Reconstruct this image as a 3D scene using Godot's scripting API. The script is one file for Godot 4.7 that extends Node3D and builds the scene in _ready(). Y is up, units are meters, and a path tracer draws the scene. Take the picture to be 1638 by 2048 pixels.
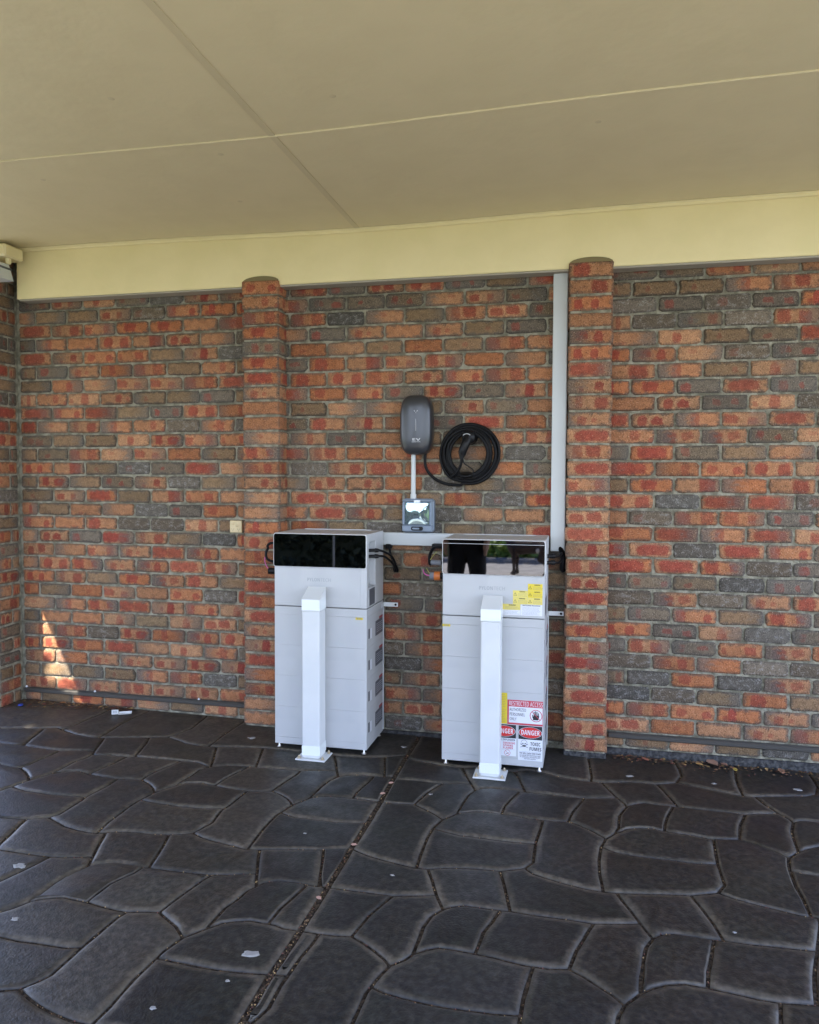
extends Node3D
# A brick carport wall with two battery cabinets, bollards and a car charger.
# Wall face is the plane z = 0, x runs right, y up, metres. The paving falls slightly to the right.

const ROW := 0.086
const PITCH := 0.2285
const FLOOR_A := -0.029
const FLOOR_B := -0.0129

# outlines of the stamped stones of the paving, x and z in metres
const STONES := [
	[-1.294, 1.154, -1.273, 1.068, -1.226, 0.978, -1.188, 0.95, -1.134, 0.935, -1.034, 0.926, -0.917, 0.929, -0.901, 0.919, -0.898, 1.071, -0.897, 1.151, -0.926, 1.165, -1.024, 1.18, -1.12, 1.182, -1.217, 1.182],
	[-1.294, 1.154, -1.217, 1.182, -1.12, 1.182, -1.024, 1.18, -0.926, 1.165, -0.897, 1.151, -0.897, 1.302, -0.899, 1.389, -1, 1.422, -1.146, 1.461, -1.291, 1.5, -1.299, 1.395, -1.304, 1.259, -1.302, 1.181],
	[-1.302, 1.181, -1.303, 1.325, -1.299, 1.395, -1.291, 1.5, -1.445, 1.472, -1.515, 1.452, -1.566, 1.428, -1.535, 1.321, -1.553, 1.201, -1.542, 1.149, -1.538, 1.063, -1.533, 0.976, -1.476, 0.966, -1.423, 0.948, -1.376, 0.969, -1.324, 1.004, -1.292, 1.039, -1.273, 1.068],
	[-3.007, 0.527, -3.026, 0.471, -2.965, 0.438, -2.855, 0.486, -2.791, 0.51, -2.685, 0.524, -2.634, 0.522, -2.607, 0.515, -2.574, 0.592, -2.531, 0.706, -2.567, 0.719, -2.646, 0.736, -2.703, 0.754, -2.785, 0.754, -2.939, 0.743, -2.951, 0.741, -2.974, 0.648],
	[-2.974, 0.648, -2.951, 0.741, -3.009, 0.747, -3.161, 0.741, -3.324, 0.561, -3.263, 0.539, -3.152, 0.498, -3.026, 0.471, -3.007, 0.527],
	[-2.723, 0.97, -2.717, 0.892, -2.708, 0.827, -2.703, 0.754, -2.646, 0.736, -2.567, 0.719, -2.531, 0.706, -2.508, 0.759, -2.511, 0.81, -2.532, 0.877, -2.534, 0.964, -2.541, 1.041, -2.569, 1.108, -2.584, 1.136, -2.622, 1.096, -2.68, 1.046, -2.734, 1.015],
	[-2.723, 0.97, -2.734, 1.015, -2.794, 1.013, -2.95, 0.984, -3.161, 0.741, -3.009, 0.747, -2.951, 0.741, -2.863, 0.748, -2.785, 0.754, -2.703, 0.754, -2.708, 0.827, -2.717, 0.892],
	[-2.734, 1.015, -2.68, 1.046, -2.622, 1.096, -2.584, 1.136, -2.593, 1.152, -2.628, 1.274, -2.646, 1.333, -2.95, 0.984, -2.794, 1.013],
	[1.121, 0.11, 1.121, 0.004, 1.298, 0.004, 1.287, 0.162, 1.159, 0.252, 1.084, 0.305, 1.116, 0.207],
	[1.121, 0.11, 1.116, 0.207, 1.084, 0.305, 1.036, 0.339, 0.959, 0.36, 0.875, 0.386, 0.791, 0.414, 0.737, 0.42, 0.737, 0.311, 0.744, 0.193, 0.763, 0.065, 0.772, 0.004, 1.121, 0.004],
	[0.635, 0.898, 0.665, 0.748, 0.705, 0.633, 0.778, 0.605, 0.855, 0.584, 0.888, 0.635, 0.895, 0.671, 0.87, 0.751, 0.858, 0.839, 0.847, 0.954, 0.796, 1.018, 0.758, 0.978, 0.715, 0.944],
	[0.635, 0.898, 0.715, 0.944, 0.758, 0.978, 0.796, 1.018, 0.782, 1.077, 0.775, 1.128, 0.767, 1.247, 0.77, 1.341, 0.767, 1.449, 0.743, 1.449, 0.607, 1.416, 0.528, 1.391, 0.48, 1.364, 0.513, 1.3, 0.513, 1.142, 0.524, 0.985, 0.53, 0.922, 0.572, 0.915],
	[0.635, 0.898, 0.572, 0.915, 0.512, 0.924, 0.455, 0.912, 0.337, 0.901, 0.346, 0.833, 0.363, 0.753, 0.401, 0.627, 0.421, 0.626, 0.465, 0.63, 0.554, 0.63, 0.649, 0.629, 0.705, 0.633, 0.665, 0.748],
	[-0.234, 2.195, -0.161, 2.183, -0.166, 2.292, -0.182, 2.301, -0.605, 2.408, -0.602, 2.264, -0.601, 2.199, -0.594, 2.17, -0.55, 2.186, -0.448, 2.2, -0.375, 2.203],
	[-0.234, 2.195, -0.375, 2.203, -0.498, 2.195, -0.55, 2.186, -0.594, 2.17, -0.583, 2.117, -0.566, 2.063, -0.529, 2.024, -0.51, 1.989, -0.474, 1.958, -0.44, 1.937, -0.387, 1.935, -0.264, 1.943, -0.165, 1.958, -0.142, 1.958, -0.159, 2.11, -0.161, 2.183],
	[-1.956, 1.195, -1.936, 1.105, -1.885, 1.011, -1.852, 0.966, -1.784, 0.946, -1.629, 0.971, -1.533, 0.976, -1.538, 1.063, -1.542, 1.149, -1.548, 1.179, -1.662, 1.206, -1.766, 1.211, -1.877, 1.205],
	[-1.956, 1.195, -1.877, 1.205, -1.766, 1.211, -1.662, 1.206, -1.548, 1.179, -1.553, 1.201, -1.535, 1.321, -1.566, 1.428, -1.607, 1.449, -1.654, 1.466, -1.727, 1.479, -1.802, 1.482, -1.882, 1.501, -1.943, 1.532, -1.957, 1.437, -1.962, 1.283],
	[-1.959, 1.209, -1.962, 1.283, -1.957, 1.437, -1.943, 1.532, -1.986, 1.532, -2.046, 1.525, -2.114, 1.508, -2.229, 1.455, -2.206, 1.42, -2.203, 1.275, -2.209, 1.232, -2.191, 1.094, -2.191, 1.01, -2.13, 0.996, -2.075, 0.989, -2.013, 1.025, -1.969, 1.064, -1.936, 1.105],
	[0.895, 0.671, 0.888, 0.635, 0.855, 0.584, 0.813, 0.494, 0.791, 0.414, 0.875, 0.386, 0.959, 0.36, 1.036, 0.339, 1.159, 0.252, 1.287, 0.162, 1.298, 0.35, 1.187, 0.657, 1.143, 0.641, 1.008, 0.633, 0.962, 0.63, 0.93, 0.639],
	[0.895, 0.671, 0.93, 0.639, 0.962, 0.63, 1.078, 0.637, 1.143, 0.641, 1.187, 0.657, 1.137, 0.796, 1.099, 0.782, 0.992, 0.851, 0.889, 0.917, 0.847, 0.954, 0.858, 0.839, 0.87, 0.751],
	[-2.913, 0.461, -2.965, 0.438, -3.026, 0.471, -3.152, 0.498, -3.263, 0.539, -3.324, 0.561, -3.545, 0.3, -3.545, 0.004, -2.881, 0.004, -2.879, 0.151, -2.892, 0.264, -2.896, 0.381],
	[-2.913, 0.461, -2.896, 0.381, -2.892, 0.264, -2.879, 0.151, -2.881, 0.004, -2.636, 0.004, -2.636, 0.047, -2.648, 0.154, -2.652, 0.286, -2.637, 0.407, -2.634, 0.522, -2.685, 0.524, -2.791, 0.51],
	[0.397, 1.772, 0.42, 1.671, 0.539, 1.668, 0.627, 1.661, 0.731, 1.654, 0.686, 1.795, 0.655, 1.933, 0.557, 1.947, 0.5, 1.946, 0.364, 1.93, 0.376, 1.856],
	[0.397, 1.772, 0.376, 1.856, 0.364, 1.93, 0.301, 1.928, 0.25, 1.944, 0.203, 1.974, 0.17, 2.004, 0.187, 1.846, 0.201, 1.771, 0.226, 1.716, 0.256, 1.686, 0.3, 1.671, 0.42, 1.671],
	[-0.7, 1.819, -0.652, 1.682, -0.503, 1.637, -0.464, 1.721, -0.495, 1.771, -0.509, 1.84, -0.51, 1.989, -0.529, 2.024, -0.566, 2.063, -0.589, 2.036, -0.631, 2.003, -0.685, 1.967, -0.722, 1.948],
	[-0.722, 1.948, -0.778, 1.958, -0.828, 1.962, -0.893, 1.961, -0.893, 1.82, -0.894, 1.687, -0.745, 1.683, -0.652, 1.682, -0.7, 1.819],
	[-0.722, 1.948, -0.685, 1.967, -0.631, 2.003, -0.589, 2.036, -0.566, 2.063, -0.583, 2.117, -0.601, 2.199, -0.603, 2.337, -0.605, 2.408, -0.618, 2.411, -0.891, 2.48, -0.892, 2.392, -0.872, 2.391, -0.846, 2.327, -0.85, 2.232, -0.842, 2.092, -0.831, 2.018, -0.828, 1.962, -0.778, 1.958],
	[-2.33, 0.833, -2.316, 0.736, -2.279, 0.726, -2.154, 0.716, -2.02, 0.715, -2.064, 0.865, -2.077, 0.935, -2.075, 0.989, -2.13, 0.996, -2.191, 1.01, -2.27, 1.004, -2.359, 0.994, -2.347, 0.92],
	[-2.33, 0.833, -2.347, 0.92, -2.359, 0.994, -2.432, 0.973, -2.484, 0.992, -2.54, 1.024, -2.534, 0.964, -2.532, 0.877, -2.511, 0.81, -2.508, 0.759, -2.459, 0.758, -2.422, 0.74, -2.372, 0.741, -2.316, 0.736],
	[0.455, 0.912, 0.512, 0.924, 0.53, 0.922, 0.518, 1.061, 0.513, 1.142, 0.435, 1.157, 0.369, 1.156, 0.274, 1.157, 0.201, 1.157, 0.127, 1.146, 0.073, 1.115, 0.094, 1.036, 0.133, 0.977, 0.184, 0.921, 0.234, 0.896, 0.29, 0.885, 0.337, 0.901],
	[-1.188, 1.902, -1.173, 1.855, -1.162, 1.783, -1.123, 1.712, -1.081, 1.689, -1.023, 1.686, -0.971, 1.688, -0.99, 1.787, -1.005, 1.857, -1.009, 1.95, -1.073, 1.949, -1.12, 1.965, -1.158, 1.986, -1.192, 2.025],
	[-1.192, 2.025, -1.241, 2.09, -1.292, 2.041, -1.39, 1.98, -1.372, 1.867, -1.347, 1.743, -1.33, 1.71, -1.288, 1.699, -1.178, 1.661, -1.143, 1.747, -1.162, 1.783, -1.173, 1.855, -1.188, 1.902],
	[-1.158, 1.986, -1.12, 1.965, -1.073, 1.949, -0.984, 1.951, -0.95, 1.962, -0.893, 1.961, -0.895, 2.104, -0.898, 2.191, -0.989, 2.204, -1.063, 2.21, -1.214, 2.207, -1.267, 2.204, -1.262, 2.163, -1.241, 2.09],
	[-0.186, 0.384, -0.277, 0.363, -0.343, 0.404, -0.452, 0.395, -0.457, 0.277, -0.463, 0.123, -0.468, 0.004, 0.017, 0.004, 0.025, 0.139, 0.035, 0.287, 0.039, 0.367, 0.036, 0.432, -0.03, 0.427, -0.104, 0.416],
	[-0.186, 0.384, -0.104, 0.416, -0.03, 0.427, 0.036, 0.432, 0.088, 0.43, 0.114, 0.5, 0.155, 0.599, 0.016, 0.643, -0.034, 0.645, -0.116, 0.643, -0.198, 0.646, -0.268, 0.644, -0.308, 0.491, -0.343, 0.404, -0.277, 0.363],
	[-0.498, 0.69, -0.554, 0.558, -0.604, 0.419, -0.54, 0.395, -0.434, 0.395, -0.343, 0.404, -0.308, 0.491, -0.268, 0.644, -0.366, 0.649, -0.431, 0.651, -0.469, 0.665],
	[-0.498, 0.69, -0.469, 0.665, -0.431, 0.651, -0.295, 0.645, -0.329, 0.757, -0.347, 0.831, -0.353, 0.914, -0.412, 0.908, -0.46, 0.914, -0.523, 0.945, -0.542, 0.964, -0.532, 0.851, -0.521, 0.754],
	[-0.498, 0.69, -0.521, 0.754, -0.532, 0.851, -0.542, 0.964, -0.593, 1.035, -0.638, 0.991, -0.745, 0.916, -0.714, 0.773, -0.679, 0.68, -0.662, 0.645, -0.531, 0.614],
	[-1.36, 0.004, -0.921, 0.004, -0.915, 0.102, -0.915, 0.232, -0.916, 0.328, -1.023, 0.384, -1.083, 0.404, -1.149, 0.419, -1.211, 0.427, -1.36, 0.43, -1.36, 0.337, -1.36, 0.187, -1.36, 0.046],
	[-1.36, 0.004, -1.36, 0.113, -1.36, 0.263, -1.36, 0.404, -1.36, 0.43, -1.473, 0.427, -1.618, 0.425, -1.693, 0.428, -1.765, 0.439, -1.837, 0.454, -1.986, 0.49, -1.991, 0.366, -1.99, 0.231, -1.985, 0.092, -1.983, 0.004],
	[-0.921, 0.004, -0.468, 0.004, -0.463, 0.123, -0.457, 0.277, -0.452, 0.395, -0.54, 0.395, -0.604, 0.419, -0.7, 0.42, -0.828, 0.396, -0.915, 0.373, -0.915, 0.232, -0.915, 0.102],
	[0.025, 0.139, 0.017, 0.004, 0.463, 0.004, 0.48, 0.144, 0.48, 0.236, 0.445, 0.334, 0.35, 0.379, 0.231, 0.383, 0.088, 0.43, 0.036, 0.432, 0.039, 0.367, 0.035, 0.287],
	[-2.359, 0.994, -2.27, 1.004, -2.191, 1.01, -2.191, 1.094, -2.209, 1.232, -2.297, 1.243, -2.406, 1.249, -2.518, 1.244, -2.611, 1.22, -2.593, 1.152, -2.569, 1.108, -2.541, 1.041, -2.54, 1.024, -2.484, 0.992, -2.432, 0.973],
	[0.435, 1.157, 0.513, 1.142, 0.513, 1.3, 0.48, 1.364, 0.381, 1.407, 0.3, 1.422, 0.204, 1.443, 0.122, 1.46, 0.075, 1.463, 0.064, 1.313, 0.063, 1.231, 0.073, 1.115, 0.127, 1.146, 0.201, 1.157, 0.274, 1.157, 0.369, 1.156],
	[-1.262, 2.163, -1.275, 2.308, -1.273, 2.434, -1.279, 2.507, -1.337, 2.505, -1.391, 2.495, -1.451, 2.479, -1.506, 2.458, -1.566, 2.429, -1.534, 2.382, -1.521, 2.355, -1.518, 2.212, -1.51, 2.093, -1.507, 2.042, -1.494, 2.006, -1.446, 1.99, -1.39, 1.98, -1.292, 2.041, -1.241, 2.09],
	[-2.52, 0.486, -2.37, 0.441, -2.332, 0.538, -2.308, 0.625, -2.279, 0.726, -2.316, 0.736, -2.372, 0.741, -2.422, 0.74, -2.459, 0.758, -2.508, 0.759, -2.543, 0.678, -2.574, 0.592, -2.607, 0.515],
	[-2.52, 0.486, -2.607, 0.515, -2.634, 0.522, -2.637, 0.407, -2.652, 0.286, -2.648, 0.154, -2.636, 0.047, -2.636, 0.004, -2.247, 0.004, -2.234, 0.109, -2.221, 0.243, -2.24, 0.325, -2.274, 0.411, -2.422, 0.459],
	[1.137, 0.796, 1.007, 1.156, 0.989, 1.149, 0.873, 1.14, 0.823, 1.136, 0.775, 1.128, 0.782, 1.077, 0.796, 1.018, 0.847, 0.954, 0.889, 0.917, 0.992, 0.851, 1.099, 0.782],
	[-0.894, 1.687, -0.895, 1.609, -0.896, 1.452, -0.899, 1.389, -0.819, 1.425, -0.745, 1.446, -0.614, 1.471, -0.569, 1.466, -0.538, 1.54, -0.503, 1.637, -0.652, 1.682, -0.745, 1.683],
	[0.039, 1.677, -0.05, 1.674, -0.141, 1.677, -0.239, 1.673, -0.271, 1.53, -0.302, 1.412, -0.213, 1.365, -0.179, 1.401, -0.132, 1.419, -0.057, 1.443, 0.013, 1.459, 0.075, 1.463, 0.122, 1.46, 0.181, 1.607, 0.193, 1.636, 0.115, 1.66],
	[0.039, 1.677, 0.115, 1.66, 0.193, 1.636, 0.226, 1.716, 0.201, 1.771, 0.176, 1.926, 0.17, 2.004, 0.122, 2.068, 0.091, 2.033, 0.009, 1.969, -0.035, 1.942, -0.016, 1.848, 0.008, 1.773],
	[0.039, 1.677, 0.008, 1.773, -0.016, 1.848, -0.035, 1.942, -0.089, 1.956, -0.165, 1.958, -0.264, 1.943, -0.323, 1.938, -0.312, 1.818, -0.292, 1.754, -0.273, 1.675, -0.239, 1.673, -0.141, 1.677, -0.05, 1.674],
	[-1.288, 1.699, -1.354, 1.716, -1.508, 1.723, -1.586, 1.726, -1.605, 1.642, -1.628, 1.55, -1.654, 1.466, -1.607, 1.449, -1.566, 1.428, -1.515, 1.452, -1.445, 1.472, -1.291, 1.5, -1.245, 1.487, -1.206, 1.591, -1.178, 1.661],
	[-1.178, 1.661, -1.206, 1.591, -1.245, 1.487, -1.146, 1.461, -1, 1.422, -0.97, 1.526, -0.946, 1.614, -0.926, 1.688, -1.023, 1.686, -1.081, 1.689, -1.123, 1.712, -1.143, 1.747],
	[0.004, 0.643, 0.016, 0.643, 0.155, 0.599, 0.177, 0.641, 0.195, 0.687, 0.158, 0.793, 0.15, 0.915, 0.133, 0.977, 0.094, 1.036, 0.039, 0.98, -0.018, 0.936, -0.062, 0.913, -0.043, 0.801, -0.02, 0.727],
	[0.004, 0.643, -0.02, 0.727, -0.043, 0.801, -0.062, 0.913, -0.117, 0.924, -0.223, 0.929, -0.284, 0.917, -0.353, 0.914, -0.347, 0.831, -0.329, 0.757, -0.295, 0.645, -0.198, 0.646, -0.116, 0.643],
	[-1.207, 0.632, -1.244, 0.531, -1.288, 0.43, -1.211, 0.427, -1.149, 0.419, -1.083, 0.404, -1.023, 0.384, -0.987, 0.525, -0.957, 0.646, -1.073, 0.647, -1.136, 0.671, -1.178, 0.702],
	[-1.207, 0.632, -1.178, 0.702, -1.202, 0.758, -1.215, 0.833, -1.226, 0.978, -1.273, 1.068, -1.292, 1.039, -1.324, 1.004, -1.376, 0.969, -1.423, 0.948, -1.404, 0.824, -1.387, 0.75, -1.381, 0.68, -1.293, 0.656],
	[-1.207, 0.632, -1.293, 0.656, -1.381, 0.68, -1.509, 0.686, -1.617, 0.694, -1.654, 0.566, -1.693, 0.428, -1.618, 0.425, -1.473, 0.427, -1.344, 0.43, -1.288, 0.43, -1.244, 0.531],
	[-2.209, 1.232, -2.203, 1.275, -2.206, 1.42, -2.229, 1.455, -2.305, 1.494, -2.362, 1.504, -2.488, 1.514, -2.646, 1.333, -2.611, 1.22, -2.518, 1.244, -2.406, 1.249, -2.297, 1.243],
	[-2.37, 0.441, -2.274, 0.411, -2.138, 0.469, -2.065, 0.485, -1.986, 0.49, -1.942, 0.481, -1.889, 0.612, -1.859, 0.689, -1.837, 0.754, -1.936, 0.712, -2.084, 0.715, -2.222, 0.72, -2.279, 0.726, -2.308, 0.625, -2.332, 0.538],
	[0.5, 1.946, 0.557, 1.947, 0.537, 2.047, 0.522, 2.122, 0.495, 2.129, 0.087, 2.228, 0.104, 2.117, 0.122, 2.068, 0.17, 2.004, 0.203, 1.974, 0.25, 1.944, 0.301, 1.928, 0.364, 1.93],
	[0.557, 1.947, 0.655, 1.933, 0.731, 1.921, 0.672, 2.084, 0.522, 2.122, 0.537, 2.047],
	[-0.848, 2.182, -0.85, 2.232, -0.846, 2.327, -0.872, 2.391, -0.892, 2.392, -0.895, 2.296, -0.898, 2.191],
	[-0.898, 2.191, -0.893, 2.034, -0.893, 1.961, -0.828, 1.962, -0.831, 2.018, -0.842, 2.092, -0.848, 2.182],
	[-2.243, 1.747, -2.286, 1.747, -2.488, 1.514, -2.362, 1.504, -2.305, 1.494, -2.292, 1.559, -2.252, 1.709],
	[-2.243, 1.747, -2.271, 1.632, -2.292, 1.559, -2.305, 1.494, -2.229, 1.455, -2.114, 1.508, -2.046, 1.525, -1.986, 1.532, -1.943, 1.532, -1.912, 1.516, -1.857, 1.661, -1.839, 1.705, -1.929, 1.735, -1.993, 1.746, -2.103, 1.75],
	[-2.243, 1.747, -2.103, 1.75, -1.993, 1.746, -2.026, 1.878, -2.066, 2, -2.182, 1.866, -2.227, 1.815],
	[-1.521, 2.355, -1.551, 2.41, -1.566, 2.429, -1.659, 2.467, -1.87, 2.228, -1.73, 2.235, -1.618, 2.23, -1.559, 2.229, -1.518, 2.212],
	[-0.97, 1.526, -1, 1.422, -0.899, 1.389, -0.896, 1.524, -0.894, 1.673, -0.894, 1.687, -0.908, 1.692, -0.926, 1.688, -0.946, 1.614],
	[-1.844, 1.921, -1.838, 1.866, -1.807, 1.782, -1.789, 1.758, -1.752, 1.738, -1.716, 1.728, -1.61, 1.726, -1.62, 1.777, -1.641, 1.82, -1.658, 1.867, -1.665, 1.986, -1.758, 1.981, -1.8, 1.996, -1.837, 2.017, -1.854, 2.037, -1.845, 1.991],
	[-1.844, 1.921, -1.845, 1.991, -1.854, 2.037, -1.878, 2.081, -1.933, 2.153, -2.046, 2.022, -2.066, 2, -2.026, 1.878, -1.993, 1.746, -1.929, 1.735, -1.839, 1.705, -1.807, 1.782, -1.838, 1.866],
	[-1.279, 2.507, -1.175, 2.51, -1.164, 2.55, -1.284, 2.58],
	[-1.284, 2.58, -1.297, 2.583, -1.511, 2.637, -1.659, 2.467, -1.566, 2.429, -1.506, 2.458, -1.451, 2.479, -1.391, 2.495, -1.337, 2.505, -1.279, 2.507],
	[0.731, 1.921, 0.655, 1.933, 0.686, 1.795, 0.731, 1.654, 0.83, 1.648],
	[-0.302, 1.412, -0.271, 1.53, -0.239, 1.673, -0.325, 1.679, -0.395, 1.678, -0.439, 1.698, -0.464, 1.721, -0.503, 1.637, -0.538, 1.54, -0.569, 1.466, -0.515, 1.445, -0.435, 1.424, -0.359, 1.414],
	[-0.302, 1.412, -0.359, 1.414, -0.435, 1.424, -0.515, 1.445, -0.569, 1.466, -0.614, 1.471, -0.621, 1.318, -0.623, 1.215, -0.617, 1.13, -0.5, 1.164, -0.425, 1.163, -0.346, 1.166, -0.273, 1.165, -0.187, 1.155, -0.185, 1.311, -0.213, 1.365],
	[-0.926, 1.688, -0.908, 1.692, -0.894, 1.687, -0.893, 1.82, -0.893, 1.961, -0.95, 1.962, -0.984, 1.951, -1.009, 1.95, -1.005, 1.857, -0.99, 1.787, -0.971, 1.688],
	[-1.854, 2.037, -1.837, 2.017, -1.8, 1.996, -1.758, 1.981, -1.665, 1.986, -1.601, 1.998, -1.531, 2.006, -1.494, 2.006, -1.507, 2.042, -1.516, 2.156, -1.518, 2.212, -1.559, 2.229, -1.678, 2.231, -1.73, 2.235, -1.87, 2.228, -1.933, 2.153, -1.878, 2.081],
	[-1.347, 1.743, -1.372, 1.867, -1.39, 1.98, -1.446, 1.99, -1.494, 2.006, -1.531, 2.006, -1.601, 1.998, -1.665, 1.986, -1.658, 1.867, -1.641, 1.82, -1.62, 1.777, -1.61, 1.726, -1.508, 1.723, -1.354, 1.716, -1.33, 1.71],
	[-1.986, 0.49, -2.065, 0.485, -2.138, 0.469, -2.274, 0.411, -2.24, 0.325, -2.221, 0.243, -2.234, 0.109, -2.247, 0.004, -1.983, 0.004, -1.987, 0.161, -1.992, 0.299, -1.988, 0.439],
	[-1.942, 0.481, -1.837, 0.454, -1.765, 0.439, -1.693, 0.428, -1.654, 0.566, -1.617, 0.694, -1.67, 0.697, -1.763, 0.714, -1.837, 0.754, -1.859, 0.689, -1.889, 0.612],
	[-0.909, 0.665, -0.808, 0.65, -0.701, 0.654, -0.662, 0.645, -0.679, 0.68, -0.714, 0.773, -0.745, 0.916, -0.823, 0.929, -0.9, 0.933, -0.903, 0.843, -0.906, 0.746],
	[-0.906, 0.746, -0.903, 0.843, -0.901, 0.919, -0.917, 0.929, -1.034, 0.926, -1.034, 0.854, -1.011, 0.701, -1.01, 0.646, -0.957, 0.646, -0.91, 0.627],
	[-0.346, 1.166, -0.425, 1.163, -0.5, 1.164, -0.617, 1.13, -0.593, 1.035, -0.542, 0.964, -0.523, 0.945, -0.46, 0.914, -0.412, 0.908, -0.284, 0.917, -0.223, 0.929, -0.17, 0.928, -0.176, 1.025, -0.187, 1.155, -0.273, 1.165],
	[0.421, 0.626, 0.402, 0.555, 0.377, 0.465, 0.35, 0.379, 0.445, 0.334, 0.525, 0.36, 0.623, 0.388, 0.737, 0.42, 0.791, 0.414, 0.813, 0.494, 0.855, 0.584, 0.778, 0.605, 0.705, 0.633, 0.649, 0.629, 0.554, 0.63, 0.465, 0.63],
	[0.421, 0.626, 0.336, 0.632, 0.271, 0.625, 0.23, 0.652, 0.195, 0.687, 0.177, 0.641, 0.146, 0.581, 0.114, 0.5, 0.088, 0.43, 0.231, 0.383, 0.35, 0.379, 0.377, 0.465, 0.402, 0.555],
	[-1.226, 0.978, -1.215, 0.833, -1.202, 0.758, -1.178, 0.702, -1.136, 0.671, -1.073, 0.647, -1.01, 0.646, -1.011, 0.701, -1.034, 0.854, -1.034, 0.926, -1.134, 0.935, -1.188, 0.95],
	[-1.586, 1.726, -1.716, 1.728, -1.752, 1.738, -1.789, 1.758, -1.807, 1.782, -1.857, 1.661, -1.912, 1.516, -1.882, 1.501, -1.802, 1.482, -1.727, 1.479, -1.654, 1.466, -1.628, 1.55, -1.605, 1.642],
	[-2.013, 1.025, -2.075, 0.989, -2.077, 0.935, -2.064, 0.865, -2.02, 0.715, -1.936, 0.712, -1.837, 0.754, -1.871, 0.8, -1.871, 0.868, -1.885, 1.011, -1.936, 1.105, -1.969, 1.064],
	[-0.898, 2.191, -0.893, 2.346, -0.891, 2.48, -1.164, 2.55, -1.175, 2.51, -1.279, 2.507, -1.273, 2.434, -1.275, 2.308, -1.267, 2.204, -1.14, 2.209, -1.063, 2.21, -0.989, 2.204],
	[-0.166, 2.292, -0.161, 2.183, -0.159, 2.11, -0.142, 1.958, -0.089, 1.956, -0.035, 1.942, 0.009, 1.969, 0.091, 2.033, 0.122, 2.068, 0.104, 2.117, 0.087, 2.228, 0.063, 2.239],
	[0.122, 1.46, 0.204, 1.443, 0.3, 1.422, 0.381, 1.407, 0.409, 1.493, 0.434, 1.583, 0.45, 1.671, 0.3, 1.671, 0.256, 1.686, 0.226, 1.716, 0.181, 1.607],
	[-0.604, 0.419, -0.554, 0.558, -0.531, 0.614, -0.662, 0.645, -0.701, 0.654, -0.808, 0.65, -0.909, 0.665, -0.911, 0.568, -0.914, 0.434, -0.915, 0.373, -0.765, 0.409, -0.7, 0.42],
	[0.623, 0.388, 0.525, 0.36, 0.445, 0.334, 0.48, 0.236, 0.48, 0.144, 0.463, 0.004, 0.772, 0.004, 0.752, 0.135, 0.744, 0.193, 0.737, 0.311, 0.737, 0.42],
	[-0.273, 1.675, -0.292, 1.754, -0.312, 1.818, -0.323, 1.938, -0.387, 1.935, -0.44, 1.937, -0.474, 1.958, -0.51, 1.989, -0.509, 1.84, -0.495, 1.771, -0.464, 1.721, -0.439, 1.698, -0.395, 1.678, -0.325, 1.679],
	[0.678, 1.435, 0.743, 1.449, 0.791, 1.449, 0.783, 1.494, 0.756, 1.578, 0.731, 1.654, 0.627, 1.661, 0.539, 1.668, 0.45, 1.671, 0.434, 1.583, 0.409, 1.493, 0.381, 1.407, 0.48, 1.364, 0.528, 1.391],
	[-0.17, 0.928, -0.117, 0.924, -0.062, 0.913, -0.018, 0.936, 0.039, 0.98, 0.094, 1.036, 0.073, 1.115, 0.063, 1.231, 0.064, 1.313, 0.075, 1.463, 0.013, 1.459, -0.057, 1.443, -0.132, 1.419, -0.179, 1.401, -0.213, 1.365, -0.185, 1.311, -0.187, 1.155, -0.176, 1.025],
	[0.791, 1.449, 0.898, 1.448, 0.83, 1.648, 0.731, 1.654, 0.756, 1.578, 0.783, 1.494],
	[0.767, 1.449, 0.77, 1.341, 0.767, 1.247, 0.775, 1.128, 0.823, 1.136, 0.873, 1.14, 0.989, 1.149, 1.007, 1.156, 0.898, 1.448],
	[-0.745, 0.916, -0.638, 0.991, -0.593, 1.035, -0.617, 1.13, -0.623, 1.215, -0.621, 1.318, -0.614, 1.471, -0.745, 1.446, -0.819, 1.425, -0.899, 1.389, -0.897, 1.302, -0.897, 1.151, -0.899, 0.993, -0.9, 0.933, -0.823, 0.929],
	[-1.837, 0.754, -1.763, 0.714, -1.653, 0.696, -1.677, 0.789, -1.697, 0.865, -1.708, 0.958, -1.784, 0.946, -1.852, 0.966, -1.885, 1.011, -1.871, 0.868, -1.871, 0.8],
	[-1.509, 0.686, -1.381, 0.68, -1.387, 0.75, -1.404, 0.824, -1.423, 0.948, -1.476, 0.966, -1.533, 0.976, -1.629, 0.971, -1.708, 0.958, -1.697, 0.865, -1.677, 0.789, -1.653, 0.696],
	[-0.957, 0.646, -0.987, 0.525, -1.023, 0.384, -0.916, 0.328, -0.914, 0.434, -0.911, 0.568, -0.91, 0.627],
	[0.271, 0.625, 0.336, 0.632, 0.401, 0.627, 0.363, 0.753, 0.346, 0.833, 0.337, 0.901, 0.29, 0.885, 0.234, 0.896, 0.184, 0.921, 0.133, 0.977, 0.15, 0.915, 0.158, 0.793, 0.195, 0.687, 0.23, 0.652],
]

var rng := RandomNumberGenerator.new()
var M := {}
var used := {}

func floor_y(x: float) -> float:
	return FLOOR_A + FLOOR_B * x

# ------------------------------------------------------------------ helpers
func numbered(n: String) -> String:
	var k: int = used.get(n, 0)
	used[n] = k + 1
	return n if k == 0 else "%s_%03d" % [n, k]

func thing(n: String, label: String, category: String, at := Vector3.ZERO, group := "") -> Node3D:
	var o := Node3D.new()
	o.name = numbered(n)
	add_child(o)
	o.position = at
	tag(o, label, category, group)
	return o

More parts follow.
